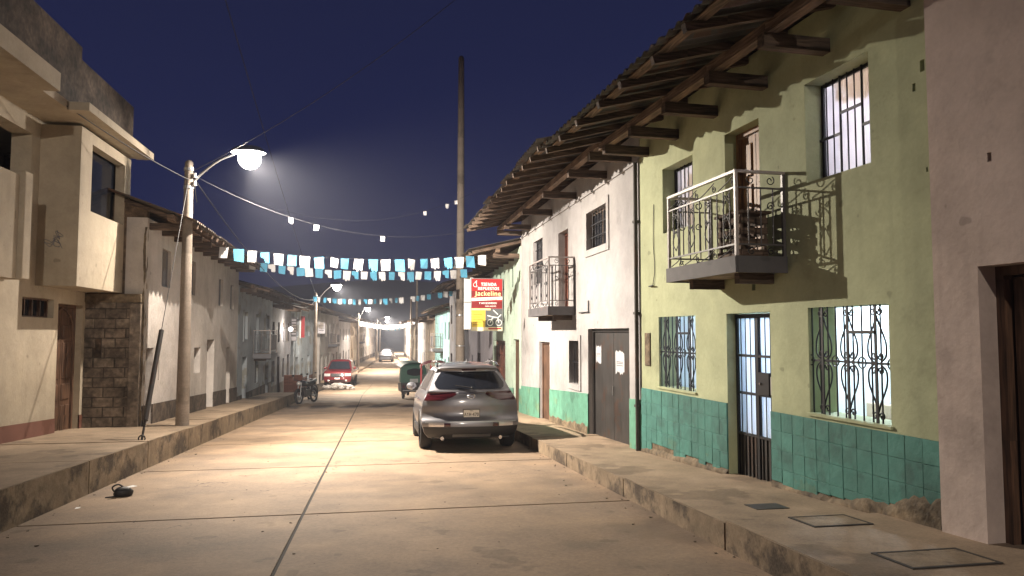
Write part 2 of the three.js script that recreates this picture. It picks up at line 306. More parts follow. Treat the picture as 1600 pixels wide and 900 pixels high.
function corrugated(x0, x1, zA, yA, zB, yB, pitch = 0.177, amp = 0.024) {   // a wavy sheet, waves across x
  const n = Math.round((x1 - x0) / pitch) * 6;
  return grid(n, 1, (u, v) => { const x = x0 + (x1 - x0) * u; return [x, yA + (yB - yA) * v + amp * Math.cos(x / pitch * Math.PI * 2), zA + (zB - zA) * v]; });
}
function tiledRoof(t, L, o) {                                         // beams out of the wall carry a purlin, rafters and wavy sheets
  const { out, yEdge, slope } = o, D = o.depth ?? 5, x0 = o.x0 ?? -0.15, x1 = o.x1 ?? L + 0.15;
  const yAt = z => yEdge + slope * (out - z);                         // underside of the sheets
  const roof = part('roof', t), zR = -D / 2;
  for (const s of o.beams ?? []) mesh('beam', span(s - 0.06, s + 0.06, o.beamY - 0.07, o.beamY + 0.07, -0.2, o.beamOut), M.timber, roof, 'along');
  if (o.beams) mesh('purlin', span(x0, x1, o.beamY + 0.07, o.beamY + 0.19, o.beamOut - 0.16, o.beamOut - 0.04), M.timberPale, roof);
  for (const s of o.rafters ?? []) mesh('rafter', beam(V(s + rr(-0.03, 0.03), yAt(out - 0.05) - 0.055, out - rr(0.03, 0.1)), V(s, yAt(-0.6) - 0.055, -0.6), 0.075, 0.085), M.timber, roof, 'along');
  if (o.batten) mesh('batten', span(x0, x1, yAt(out - 0.2) - 0.012, yAt(out - 0.2) + 0.006, out - 0.26, out - 0.14), M.timberPale, roof);
  const n = Math.max(1, Math.round((x1 - x0) / 0.885)), w = (x1 - x0) / n;
  for (let i = 0; i < n; i++) {
    const j = rr(-0.05, 0.05), dy = rr(0, 0.012), a = x0 + i * w, b = a + w + 0.03;
    mesh('roof_sheet', corrugated(a, b, out + j, yAt(out + j) + 0.03 + dy, zR, yAt(zR) + 0.03 + dy, (b - a) / 5), M.roof, roof);
  }
  mesh('rear_slope', corrugated(x0, x1, zR, yAt(zR) + 0.03, -D - 0.3, yAt(out), 0.177), M.roof, roof);
  each('gable', [0.12, L - 0.12].map(x => { const s = new THREE.Shape(); s.moveTo(0.02, o.wallTop - 0.02); s.lineTo(D - 0.02, o.wallTop - 0.02); s.lineTo(D / 2, yAt(zR) - 0.03); s.lineTo(0.02, Math.max(o.wallTop, yAt(0) - 0.03)); s.closePath(); return new THREE.ExtrudeGeometry(s, { depth: 0.2, bevelEnabled: false }).rotateY(Math.PI / 2).translate(x - 0.1, 0, 0); }), o.gableMat ?? M.adobe, t);
}
function plinth(t, L, y0, yA, yB, gaps, material, th = 0.012) {       // a painted band, its top running from yA to yB, left out at doors
  let x = 0; const top = s => yA + (yB - yA) * s / L;
  for (const [a, b] of [...gaps, [L, L]]) { if (a - x > 0.03) mesh('plinth', hexa([[x, y0, th], [x, y0, -0.02], [a, y0, -0.02], [a, y0, th], [x, top(x), th], [x, top(x), -0.02], [a, top(a), -0.02], [a, top(a), th]]), material, t); x = b; }
}
function plainWindow(t, x0, x1, y0, y1, o = {}) {                     // timber frame, panes, optional bars
  const w = part('window', t), z = o.z ?? -0.2, f = 0.05, fm = o.frame ?? M.timber;
  mesh('frame', [span(x0, x0 + f, y0, y1, z - 0.03, z + 0.03), span(x1 - f, x1, y0, y1, z - 0.03, z + 0.03), span(x0 + f, x1 - f, y0, y0 + f, z - 0.03, z + 0.03), span(x0 + f, x1 - f, y1 - f, y1, z - 0.03, z + 0.03), span((x0 + x1) / 2 - 0.02, (x0 + x1) / 2 + 0.02, y0 + f, y1 - f, z - 0.02, z + 0.02)], fm, w);
  mesh('pane', [span(x0 + f, (x0 + x1) / 2 - 0.02, y0 + f, y1 - f, z - 0.008, z)], o.pane ?? M.darkGlass, w);
  mesh('pane', [span((x0 + x1) / 2 + 0.02, x1 - f, y0 + f, y1 - f, z - 0.008, z)], o.pane ?? M.darkGlass, w);
  if (o.bars) for (let i = 1; i < o.bars; i++) { const x = x0 + (x1 - x0) * i / o.bars; mesh('bar', bar(V(x, y0, -0.06), V(x, y1, -0.06), 0.009, 6), M.iron, w); }
  if (o.cross) for (const k of o.cross) mesh('bar', span(x0, x1, y0 + (y1 - y0) * k - 0.01, y0 + (y1 - y0) * k + 0.01, -0.066, -0.054), M.iron, w);
  if (o.surround) { const s = o.surround; mesh('surround', [span(x0 - s, x0, y0 - s, y1 + s, 0, 0.025), span(x1, x1 + s, y0 - s, y1 + s, 0, 0.025), span(x0, x1, y1, y1 + s, 0, 0.025), span(x0, x1, y0 - s, y0, 0, 0.03)], o.surroundMat ?? M.white, w); }
  return w;
}
function plankDoor(t, x0, x1, y0, y1, material, o = {}) {             // door of upright boards or raised panels
  const d = part('door', t), z = o.z ?? -0.22, f = 0.06, n = o.leaves ?? 1;
  mesh('frame', [span(x0, x0 + f, y0, y1, z - 0.05, z + 0.04), span(x1 - f, x1, y0, y1, z - 0.05, z + 0.04), span(x0 + f, x1 - f, y1 - f, y1, z - 0.05, z + 0.04)], o.frame ?? material, d);
  for (let i = 0; i < n; i++) {
    const a = x0 + f + (x1 - x0 - 2 * f) * i / n + 0.006, b = x0 + f + (x1 - x0 - 2 * f) * (i + 1) / n - 0.006, top = y1 - f - 0.008;
    mesh('leaf', span(a, b, y0, top, z - 0.03, z), material, d);
    if (o.boards) { const k = Math.max(2, Math.round((b - a) / 0.14)); for (let q = 0; q < k; q++) mesh('board', bevelBox(a + (b - a) * q / k + 0.004, a + (b - a) * (q + 1) / k - 0.004, y0 + 0.02, top - 0.01, z, z + 0.014, 0.005), material, d); }
    if (o.panels) for (const [v0, v1, m] of o.panels) for (let q = 0; q < m; q++) { const w = (b - a - 0.08) / m; mesh('panel', bevelBox(a + 0.04 + q * w + 0.025, a + 0.04 + (q + 1) * w - 0.025, y0 + (top - y0) * v0, y0 + (top - y0) * v1, z, z + 0.022, 0.012), material, d); }
  }
  if (o.handle) mesh('handle', bar(V((x0 + x1) / 2 + 0.05, y0 + 1, z + 0.03), V((x0 + x1) / 2 + 0.05, y0 + 1.16, z + 0.03), 0.012), M.galvanised, d);
  return d;
}
function grille(t, x0, x1, y0, y1, z) {                               // wrought-iron window guard: lanterns, scrolls and rings
  const w = part('window_grille', t), W = x1 - x0, H = y1 - y0, m = y0 + H * 0.5, r = 0.0088;
  for (let i = 0; i <= 9; i++) { const x = x0 + 0.02 + (W - 0.04) * i / 9; mesh('bar', bar(V(x, y0 - 0.02, z), V(x, y1, z), r, 6), M.iron, w); }
  mesh('bar', span(x0 - 0.02, x1 + 0.02, m - 0.011, m + 0.011, z - 0.007, z + 0.007), M.iron, w);
  for (const k of [0.17, 0.5, 0.83]) {
    const c = x0 + W * k, a = W * 0.1;
    mesh('bar', span(c - 0.015, c + 0.015, y0, y1, z + 0.006, z + 0.018), M.iron, w);
    for (const s of [-1, 1]) {
      mesh('lantern', [tube([V(c, y1 - H * 0.09, z), V(c + s * a * 0.3, y1 - H * 0.17, z), V(c + s * a, m + H * 0.17, z), V(c + s * a * 0.95, m + H * 0.06, z), V(c + s * a * 0.4, m + 0.01, z)], r, 18, 5), tube([V(c, y0 + H * 0.09, z), V(c + s * a * 0.3, y0 + H * 0.17, z), V(c + s * a, m - H * 0.17, z), V(c + s * a * 0.95, m - H * 0.06, z), V(c + s * a * 0.4, m - 0.01, z)], r, 18, 5)], M.iron, w);
      each('scroll', [[y1 - 0.06, 1], [m + 0.07, 1], [m - 0.07, -1], [y0 + 0.06, -1]].map(([y, q]) => tube(spiral(c + s * 0.045, y, 0.038, 1.1, s * q, z, s > 0 ? Math.PI : 0), r, 18, 5)), M.iron, w);
    }
  }
  for (const k of [0.0, 0.335, 0.665, 1]) mesh('ring', new THREE.TorusGeometry(W * 0.045, 0.007, 5, 18).translate(x0 + W * k, m, z + 0.01), M.iron, w);
  mesh('bar', span(x0 + W * 0.5, x0 + W * 0.83, y1 - H * 0.25, y1 - H * 0.22, z + 0.018, z + 0.03), M.iron, w);
  return w;
}
function balcony(t, x0, x1, yB, yD, yT, out, bandMat, fancy) {        // slab, band, corner posts, rails, balusters, scrolls
  const b = part('balcony', t);
  mesh('deck', bevelBox(x0, x1, yB + 0.02, yD, 0, out - 0.02, 0.008), M.walk, b);
  mesh('band', [span(x0 - 0.015, x1 + 0.015, yB, yD + 0.01, out - 0.02, out + 0.01), span(x0 - 0.02, x0, yB, yD + 0.01, 0.004, out - 0.02), span(x1, x1 + 0.02, yB, yD + 0.01, 0.004, out - 0.02)], bandMat, b);
  each('bracket', [x0 + 0.3, x1 - 0.3].map(x => span(x - 0.05, x + 0.05, yB - 0.1, yB + 0.018, 0, out * 0.7)), M.timber, b);
  const z = out - 0.025, H = yT - yD, y1 = yT - 0.17, y0 = yD + 0.13, q = 0.009;
  for (const [x, zz] of [[x0 + 0.015, z], [x1 - 0.015, z], [x0 + 0.015, 0.02], [x1 - 0.015, 0.02]]) mesh('post', span(x - 0.017, x + 0.017, yD, yT + 0.005, zz - 0.017, zz + 0.017), zz > 0.1 ? M.ironLit : M.ironShade, b);  // front posts take the lit colour, wall posts the shaded one
  mesh('top_rail', [span(x0, x1, yT, yT + 0.03, z - 0.02, z + 0.02), span(x0 - 0.005, x0 + 0.035, yT, yT + 0.03, 0.003, z - 0.02), span(x1 - 0.035, x1 + 0.005, yT, yT + 0.03, 0.003, z - 0.02)], M.ironLit, b);
  for (const y of [y1, y0]) mesh('rail', [span(x0 + 0.03, x1 - 0.03, y, y + 0.018, z - 0.01, z + 0.01), span(x0 + 0.005, x0 + 0.025, y, y + 0.018, 0.03, z - 0.015), span(x1 - 0.025, x1 - 0.005, y, y + 0.018, 0.03, z - 0.015)], M.ironShade, b);
  const n = 12;
  for (let i = 1; i < n; i++) { const x = x0 + (x1 - x0) * i / n; mesh('baluster', bar(V(x, y0, z), V(x, y1, z), q, 6), M.ironShade, b); }
  for (const x of [x0 + 0.015, x1 - 0.015]) for (const k of [0.25, 0.5, 0.75]) mesh('baluster', bar(V(x, y0, z * k), V(x, y1, z * k), q, 6), M.ironShade, b);
  if (!fancy) return b;
  const r = 0.0065, m = (y0 + y1) / 2;
  for (let i = 0; i < 4; i++) {
    const c = x0 + (x1 - x0) * (0.125 + i * 0.25), e = (x1 - x0) * 0.05, L = (x1 - x0) * 0.25;
    for (const s of [-1, 1]) {
      mesh('lantern', tube([V(c, y1 - 0.09, z), V(c + s * e, m + 0.11, z), V(c + s * e * 0.35, m, z), V(c + s * e, m - 0.11, z), V(c, y0 + 0.09, z)], r, 24, 5), M.iron, b);
      each('scroll', [tube(spiral(c + s * 0.04, m + 0.03, 0.035, 1.1, s, z, s > 0 ? Math.PI : 0), r, 16, 5), tube(spiral(c + s * 0.04, y1 - 0.06, 0.03, 1.1, s, z, s > 0 ? Math.PI : 0), r, 16, 5)], M.iron, b);
    }
    each('scroll', [tube([V(c - L * 0.42, y1 + 0.03, z), V(c, (y1 + yT) / 2, z), V(c + L * 0.34, yT - 0.03, z)], r, 12, 5), tube(spiral(c + L * 0.36, y1 + 0.07, 0.045, 1.2, 1, z, 2), r, 16, 5), tube([V(c - L * 0.42, yD + 0.02, z), V(c, yD + 0.065, z), V(c + L * 0.34, y0 - 0.01, z)], r, 12, 5), tube(spiral(c + L * 0.36, yD + 0.06, 0.04, 1.2, 1, z, 2), r, 16, 5)], M.iron, b);
  }
  for (const x of [x0 + 0.015, x1 - 0.015]) for (const k of [0.3, 0.7]) each('scroll', [tube(spiral(0, m + 0.12, 0.05, 1.2, k < 0.5 ? 1 : -1, 0), r, 16, 5), tube(spiral(0, (y1 + yT) / 2 + 0.01, 0.055, 1.2, k < 0.5 ? -1 : 1, 0, 1), r, 16, 5), tube(spiral(0, (y0 + yD) / 2, 0.045, 1.2, 1, 0, 1), r, 16, 5)].map(g => g.rotateY(Math.PI / 2).translate(x, 0, z * k)), M.iron, b);
  return b;
}

// ---------- the green house on the right ----------
{
  const A = [4.2, -11.4], turn = Math.atan2(-(6.1), 0.3);             // its front turns slightly away from the street
  const L = Math.hypot(0.3, 6.1);
  const t = thing('green_house', 'pale green two-storey house with teal block plinth and iron balcony', 'house', [A[0], -0.6, A[1]], turn);
  const holes = [[0.66, 1.86, 0.79, 1.84], [2.70, 3.67, -0.42, 1.84], [4.37, 5.53, 0.78, 1.86], [0.86, 1.85, 3.10, 4.08], [2.73, 3.52, 2.44, 4.12], [4.40, 5.37, 3.17, 4.22],
    [5.99, 6.04, 3.80, 3.90], [5.90, 5.935, 3.66, 3.73], [6.02, 6.04, 2.94, 2.98], [3.30, 3.38, 2.10, 2.18]];
  const up = t;                                                       // heights are the world's until the parts are lifted below
  shell(up, L, -0.8, 4.92, holes, M.green, { depth: 5.2, floorY: 2.42, open: true });
  // the lit ground-floor room
  mesh('room_wall', [span(0.26, 6.0, -0.2, 2.3, -1.35, -1.3), span(0.26, 0.3, -0.2, 2.3, -1.3, -0.325), span(5.9, 5.94, -0.2, 2.3, -1.3, -0.325), span(0.3, 5.9, 2.26, 2.3, -1.3, -0.325)], M.room, up);
  mesh('room_floor', span(0.3, 5.9, -0.2, -0.16, -1.3, -0.1), M.roomFloor, up);
  mesh('upper_room_wall', [span(0.26, 5.9, 2.43, 4.7, -2.2, -2.15), span(3.0, 3.05, 2.43, 4.7, -2.15, -0.33)], M.room, up);
  plinthBlocks(up);
  // windows
  for (const [a, b, c, d] of [[0.66, 1.86, 0.79, 1.84], [4.37, 5.53, 0.78, 1.86]]) {
    grille(up, a, b, c, d, -0.035);
    mesh('sill', [span(a - 0.03, b + 0.02, c - 0.03, c - 0.004, -0.30, 0.026)], M.green, up);
  }
  mesh('curtain', [grid(40, 1, (u, v) => [0.62 + 1.28 * u, 0.72 + 1.2 * v, -0.36 + 0.02 * Math.sin(u * 60)])], M.frosted, up);
  mesh('headboard', [bevelBox(3.7, 4.15, -0.16, 0.8, -1.28, -1.2, 0.01)], M.beige, up);
  mesh('wall_calendar', [span(3.25, 3.5, 1.1, 1.5, -1.3, -1.292)], M.paper, up);
  mesh('cupboard', [span(3.82, 4.0, -0.16, 1.0, -0.44, -0.34)], M.doorBrown, up);
  for (const [a, b, c, d, r] of [[0.86, 1.85, 3.10, 4.08, 8], [4.40, 5.37, 3.17, 4.22, 9]]) {
    const w = part('window', up), z = -0.22;
    mesh('frame', [span(a, a + 0.035, c, d, z - 0.02, z + 0.02), span(b - 0.035, b, c, d, z - 0.02, z + 0.02), span(a + 0.035, b - 0.035, c, c + 0.035, z - 0.02, z + 0.02), span(a + 0.035, b - 0.035, d - 0.035, d, z - 0.02, z + 0.02)], M.iron, w);
    for (let i = 0; i < 3; i++) { const p = a + 0.035 + (b - a - 0.07) * i / 3, q = a + 0.035 + (b - a - 0.07) * (i + 1) / 3; mesh('pane', span(p + 0.004, q - 0.004, c + 0.035, d - 0.035, z - 0.012, z - 0.004), M.figured, w); }
    for (let i = 1; i < r; i++) { const x = a + (b - a) * i / r; mesh('bar', bar(V(x, c, z + 0.035), V(x, d, z + 0.035), i % 3 ? 0.008 : 0.013, 6), M.iron, w); }
    const h = d - c;
    each('crossbar', [span(a, a + (b - a) / 3, c + h * 0.42, c + h * 0.445, z + 0.03, z + 0.05), span(a + (b - a) / 3, a + (b - a) * 2 / 3, c + h * 0.62, c + h * 0.645, z + 0.03, z + 0.05), span(a + (b - a) * 2 / 3, b, c + h * 0.42, c + h * 0.445, z + 0.03, z + 0.05)], M.iron, w);
  }
  // steel gate with frosted panes above a ribbed plate
  {
    const g = part('gate', up), a = 2.70, b = 3.67, c = -0.36, d = 1.83, z = -0.14, m = (a + b) / 2;
    mesh('frame', [span(a, a + 0.04, c, d, z - 0.02, z + 0.02), span(b - 0.04, b, c, d, z - 0.02, z + 0.02), span(a + 0.04, b - 0.04, d - 0.05, d, z - 0.02, z + 0.02), span(m - 0.025, m + 0.025, c, d - 0.05, z - 0.02, z + 0.02), ...[0.36, 0.86, 1.32].map(y => span(a + 0.04, b - 0.04, y - 0.015, y + 0.015, z - 0.018, z + 0.018))], M.iron, g);
    for (let i = 1; i < 9; i++) { if (i === 4.5) continue; const x = a + (b - a) * i / 9; mesh('bar', bar(V(x, 0.37, z + 0.005), V(x, d - 0.05, z + 0.005), 0.008, 6), M.iron, g); }
    for (const [p, q] of [[a + 0.04, m - 0.025], [m + 0.025, b - 0.04]]) { for (const [e, f] of [[0.375, 0.845], [0.875, 1.305], [1.335, d - 0.05]]) mesh('pane', span(p, q, e, f, z - 0.018, z - 0.010), M.frosted, g); mesh('plate', span(p, q, c, 0.345, z - 0.016, z - 0.004), M.doorMetal, g); for (let i = 0; i < 5; i++) mesh('rib', span(p + (q - p) * (i + 0.4) / 5, p + (q - p) * (i + 0.6) / 5, c, 0.34, z - 0.004, z + 0.012), M.doorMetal, g); }
    mesh('lock_box', bevelBox(m + 0.03, m + 0.27, 0.86, 1.13, z - 0.005, z + 0.035, 0.006), M.iron, g);
    mesh('lock', new THREE.CylinderGeometry(0.016, 0.016, 0.02, 12).rotateX(Math.PI / 2).translate(m + 0.1, 1.0, z + 0.045), M.chrome, g);
    mesh('bolt_plate', bevelBox(m + 0.28, m + 0.4, 0.88, 1.09, z + 0.0, z + 0.025, 0.004), M.galvanised, g);
  }
  plankDoor(up, 2.73, 3.52, 2.44, 4.12, M.doorOchre, { leaves: 2, z: -0.2, panels: [[0.06, 0.3, 1], [0.36, 0.62, 1], [0.68, 0.94, 1]] });
  balcony(up, 2.32, 4.02, 2.25, 2.42, 3.34, 0.62, M.bandPaint, true);
  tiledRoof(up, L, { out: 1.68, yEdge: 4.50, slope: 0.26, depth: 5.2, beams: [0.32, 1.38, 2.52, 3.67, 4.78, 5.85], beamY: 4.48, beamOut: 0.74, rafters: [0.1, 0.9, 1.7, 2.5, 3.3, 4.1, 4.9, 5.7], wallTop: 4.92, x0: -0.05, x1: L + 0.12, batten: true });
  // a perforated vent brick and a loose wire
  mesh('vent', [bevelBox(0.16, 0.36, 1.08, 1.60, -0.004, 0.02, 0.008), ...[0, 1, 2, 3, 4, 5].map(i => span(0.2, 0.32, 1.14 + i * 0.075, 1.17 + i * 0.075, 0.019, 0.024))], M.crumble, up);
  mesh('loose_wire', [tube([V(0.55, 3.6, 0.012), V(0.53, 3.0, 0.014), V(0.56, 2.55, 0.012), V(0.5, 2.32, 0.02)], 0.006, 14, 5), bar(V(0.36, 2.33, 0.02), V(0.58, 2.33, 0.05), 0.012, 6)], M.wireDark, up);
  for (const c of up.children) c.position.y += 0.6;
  for (const [x, k, label] of [[4.9, 32, 'bare ceiling bulb in the upper room behind the large barred window'], [1.3, 14, 'bare ceiling bulb in the upper room behind the small barred window']]) {
    const l = mesh('room_lamp', new THREE.SphereGeometry(0.05, 16, 10), M.bulbGlow), w = t.localToWorld(V(x, 0.6 + 4.3, -1.2)); l.position.copy(w); tag(l, label, 'bulb');
    const u = new THREE.PointLight(new THREE.Color().setRGB(0.95, 0.92, 1), k); u.position.copy(w); u.shadow.radius = 2.5; u.castShadow = true; scene.add(u);
  }
  for (const [x, k, label] of [[3.95, 7, 'bare white ceiling bulb in the room behind the teal gate'], [2.15, 13, 'bare white ceiling bulb in the front room behind the small barred window']]) {
    const lamp = mesh('room_lamp', new THREE.SphereGeometry(0.06, 16, 10), M.bulbGlow), c = t.localToWorld(V(x, 0.6 + 2.05, -0.8)); lamp.position.copy(c); tag(lamp, label, 'bulb');
    const pl = new THREE.PointLight(new THREE.Color().setRGB(0.78, 0.89, 1), k); pl.position.copy(c); pl.shadow.radius = 2.5; pl.castShadow = true; scene.add(pl);
  }
}
function plinthBlocks(t) {                                            // painted, scored blocks; the lowest course has crumbled away in places
  const paint = [M.teal, M.teal.clone(), M.teal.clone()]; paint[1].color.setRGB(0.066, 0.245, 0.21); paint[2].color.setRGB(0.078, 0.283, 0.24);
  const q = mulberry(77), top = 0.72, bh = 0.205;
  for (const [a, b] of [[0, 2.70], [3.67, 6.1]]) {
    const n = Math.round((b - a) / 0.195), w = (b - a) / n;
    for (let i = 0; i < n; i++) {
      const x = a + i * w, ground = -0.045 * (11.4 - x) + 0.2;
      for (let k = 0; k < 6; k++) {
        const y1 = top - k * bh, y0 = Math.max(y1 - bh, ground - 0.1); if (y1 - ground < 0.03) continue;
        const low = y0 < ground + 0.06, gone = low && q() < 0.45, cut = low ? q() * 0.09 : 0;
        if (gone && y1 - ground < 0.2) continue;
        mesh('painted_block', bevelBox(x + 0.0008, x + w - 0.0008, (low ? Math.min(y1 - 0.05, ground + 0.02 + cut) : y0) + 0.0008, y1 - 0.0008, -0.01, 0.016 + q() * 0.006, 0.0035), paint[Math.floor(q() * 3)], t);
      }
    }
    const m = 40;
    mesh('crumbled_base', grid(m, 5, (u, v) => { const x = a + 0.01 + (b - a - 0.02) * u, g = -0.045 * (11.4 - x) + 0.2; const h = 0.07 + (x > 4.6 ? 0.28 * smooth(4.6, 5.6, x) : 0.06) * Math.pow(fbm(N3, u + a, 0.3, 8, 5, 0.6), 1.3) * 1.5; return [x, g - 0.1 + (h + 0.1) * v, (v > 0.9 ? 0.001 : 0.020 + 0.03 * fbm(N2, u + a * 0.3, v * 0.2, 16, 4))]; }), M.crumble, t);
  }
  mesh('plinth_backing', [span(0.001, 2.69, -0.5, 0.715, -0.008, 0.004), span(3.68, 6.10, -0.5, 0.715, -0.008, 0.004)], M.crumble, t);
}

// ---------- the white house next to it ----------
{
  const z0 = -21.55, L = 10.12;
  const t = thing('white_house', 'white two-storey house with pale green plinth and broad black double door', 'house', [4.2, -0.9, z0], SIDE.R);
  const holes = [[7.05, 9.55, -0.62, 1.68], [5.62, 6.42, 0.50, 1.43], [2.45, 3.65, -0.9, 1.37], [7.05, 8.38, 3.27, 4.03], [4.58, 5.50, 2.18, 3.95], [1.72, 2.88, 2.90, 4.08]];
  shell(t, L, -1.3, 4.92, holes, M.white, { depth: 5.6, floorY: 2.1 });
  plinth(t, L, -1.2, 0.04, 0.52, [[2.45, 3.65], [7.05, 9.55]], M.tealPale);
  mesh('base_wear', grid(50, 4, (u, v) => { const x = 3.66 + 3.38 * u, g = -0.045 * (21.55 - x) + 0.2; return [x, g - 0.06 + (0.08 + 0.34 * Math.pow(fbm(N1, u, 0.7, 5, 4), 1.6) + 0.05) * v, v > 0.9 ? 0.0125 : 0.02 + 0.015 * fbm(N2, u, v * 0.3, 20, 3)]; }), M.crumble, t);
  mesh('cornice', [span(0, L, 4.40, 4.44, 0, 0.03), span(0, L, 4.44, 4.455, 0, 0.012)], M.white, t);
  const d = plankDoor(t, 7.05, 9.55, -0.55, 1.68, M.doorMetal, { leaves: 2, z: -0.13, handle: true });
  for (const [x, y, w, h] of [[7.2, 1.02, 0.34, 0.36], [8.42, 0.86, 0.5, 0.44]]) {
    mesh('torn_notice', new THREE.ShapeGeometry((() => { const s = new THREE.Shape(), q = mulberry(Math.round(x * 100)); s.moveTo(x, y); const n = 9; for (let i = 0; i <= n; i++) s.lineTo(x + w * i / n, y - 0.03 + q() * 0.07); for (let i = n; i >= 0; i--) s.lineTo(x + w * i / n, y + h - q() * 0.08); return s; })()).translate(0, 0, -0.126), M.paper, d);
    mesh('print', [0.10, 0.19, 0.25].map(v => span(x + w * 0.15, x + w * 0.85, y + h * (v + 0.22), y + h * (v + 0.25), -0.1255, -0.124)), M.slateWall, d);
  }
  plankDoor(t, 2.45, 3.65, -0.85, 1.37, M.doorBrown, { leaves: 2, z: -0.12, boards: true });
  plainWindow(t, 5.62, 6.42, 0.50, 1.43, { bars: 6, cross: [0.5], surround: 0.12, z: -0.2 });
  plainWindow(t, 7.05, 8.38, 3.27, 4.03, { bars: 7, cross: [0.33, 0.66], surround: 0.13, z: -0.14 });
  plainWindow(t, 1.72, 2.88, 2.90, 4.08, { bars: 6, cross: [0.3, 0.55, 0.8], z: -0.12, frame: M.iron });
  plankDoor(t, 4.58, 5.50, 2.18, 3.95, M.doorRed, { leaves: 2, z: -0.2, boards: true });
  balcony(t, 4.0, 6.08, 1.98, 2.16, 3.22, 0.6, M.bandPaint, true);
  tiledRoof(t, L, { out: 1.7, yEdge: 4.66, slope: 0.22, depth: 5.6, beams: [0.05, 1.35, 3.92, 6.19, 8.34, 9.7], beamY: 4.56, beamOut: 0.74, rafters: [0, 0.7, 1.4, 2.1, 2.8, 3.5, 4.2, 4.9, 5.6, 6.3, 7.0, 7.7, 8.4, 9.1, 9.8], wallTop: 4.92, x0: -0.2, x1: L - 0.05, batten: true });
  mesh('rain_pipe', [bar(V(L - 0.06, -0.75, 0.05), V(L - 0.06, 4.4, 0.05), 0.035, 10), ...[0.4, 1.9, 3.4].map(y => span(L - 0.11, L - 0.01, y, y + 0.04, 0.0, 0.09))], M.roofDark, t);
  mesh('conduit', [bar(V(6.5, 2.02, 0.03), V(7.2, 2.02, 0.03), 0.012, 6), bar(V(7.2, 2.0, 0.03), V(7.2, 2.25, 0.03), 0.016, 6)], M.wireDark, t);
  for (const c of t.children) c.position.y += 0.9;
}

// ---------- the mint house with the shop sign, and the houses beyond it ----------
{
  const z0 = -27.1, L = 5.5;
  const t = thing('mint_house', 'pale mint house with red plank door behind the shop sign', 'house', [4.2, -1.2, z0], SIDE.R);
  shell(t, L, -1.6, 4.2, [[4.2, 5.2, -1.3, 1.40], [0.45, 2.75, -1.3, 1.33], [3.62, 4.22, 3.05, 3.70], [1.2, 1.9, 3.05, 3.7]], M.mint, { depth: 5, floorY: 2 });
  plinth(t, L, -1.5, -0.35, -0.05, [[0.45, 2.75], [4.2, 5.2]], M.tealPale);
  plankDoor(t, 4.2, 5.2, -1.2, 1.40, M.doorBrown, { leaves: 1, z: -0.12, boards: true });
  plankDoor(t, 0.45, 2.75, -1.2, 1.33, M.doorRed, { leaves: 2, z: -0.1, panels: [[0.03, 0.17, 1], [0.19, 0.33, 1], [0.35, 0.49, 1], [0.51, 0.65, 1], [0.67, 0.81, 1], [0.83, 0.97, 1]] });
  plainWindow(t, 3.62, 4.22, 3.05, 3.70, { bars: 4 }); plainWindow(t, 1.2, 1.9, 3.05, 3.7, { bars: 4 });
  tiledRoof(t, L, { out: 1.55, yEdge: 4.02, slope: 0.24, depth: 5, beams: [0.3, 1.3, 2.3, 3.3, 4.3, 5.2], beamY: 3.92, beamOut: 0.8, rafters: [0.1, 0.8, 1.5, 2.2, 2.9, 3.6, 4.3, 5.0, 5.4], wallTop: 4.2, x0: -0.2, x1: L + 0.02 });
  for (const c of t.children) c.position.y += 1.2;
}
// a house further down: openings laid out by storey
function farHouse(side, x, zNear, zFar, top, material, plinthMat, label, o = {}) {
  const L = zNear - zFar, zm = (zNear + zFar) / 2, far = zm < -42, tilt = far && side === 'L' && zm > -112 ? Math.atan(0.06) : 0;
  const base = yRoad(zm) - 0.2, zs = side === 'R' ? zFar : zNear;
  const t = thing('house', label, 'house', [x + (side === 'L' ? bend(zs) : 0), base, zs], SIDE[side] - tilt);
  const y = h => h - base, H = top - base, n = o.n ?? Math.max(2, Math.round(L / 2.6)), holes = [], put = [];
  const q = mulberry(Math.round(L * 100 + Math.abs(zm) * 7));
  for (let i = 0; i < n; i++) {
    const c = L * (i + 0.5) / n + (q() - 0.5) * 0.3, door = (i + (o.first ?? 0)) % 2 === 0;
    const a = door ? [c - 0.5, c + 0.5, 0.15, 2.35] : [c - 0.4, c + 0.4, 1.15, 2.2];
    holes.push(a); put.push([door ? 'door' : 'window', a]);
    if (H > 4.2) { const w = [c - 0.38, c + 0.38, H - 2.0, H - 0.95]; if (i === o.balcony) w[2] = H - 2.6; holes.push(w); put.push([i === o.balcony ? 'door' : 'window', w]); if (i === o.balcony) put.push(['balcony', [c - 1, c + 1, H - 2.8, H - 2.62]]); }
  }
  shell(t, L, -0.5, H, holes, material, { depth: o.depth ?? 6 });
  plinth(t, L, -0.4, o.plinth ?? 0.95, (o.plinth ?? 0.95), put.filter(([k, a]) => k === 'door' && a[2] < 1).map(([, a]) => [a[0], a[1]]), plinthMat);
  for (const [k, a] of put) k === 'door' ? plankDoor(t, ...a, q() < 0.5 ? M.doorBrown : M.doorMetal, { boards: !far, leaves: 2 }) : k === 'window' ? plainWindow(t, ...a, { bars: far ? 0 : 5, surround: q() < 0.4 ? 0.08 : 0, surroundMat: material }) : balcony(t, a[0], a[1], a[2], a[3], a[3] + 0.95, 0.7, M.slateWall, false);
  const rs = []; for (let s = 0.2; s < L; s += 0.9) rs.push(s); const bs = []; for (let s = 0.3; s < L; s += 1.3) bs.push(s);
  tiledRoof(t, L, { out: o.out ?? 1.1, yEdge: H - 0.16, slope: 0.26, depth: o.depth ?? 6, beams: bs, beamY: H - 0.18, beamOut: 0.6, rafters: rs, wallTop: H, x0: -0.1, x1: L + 0.1, gableMat: o.gable ?? M.adobe });
  return t;
}
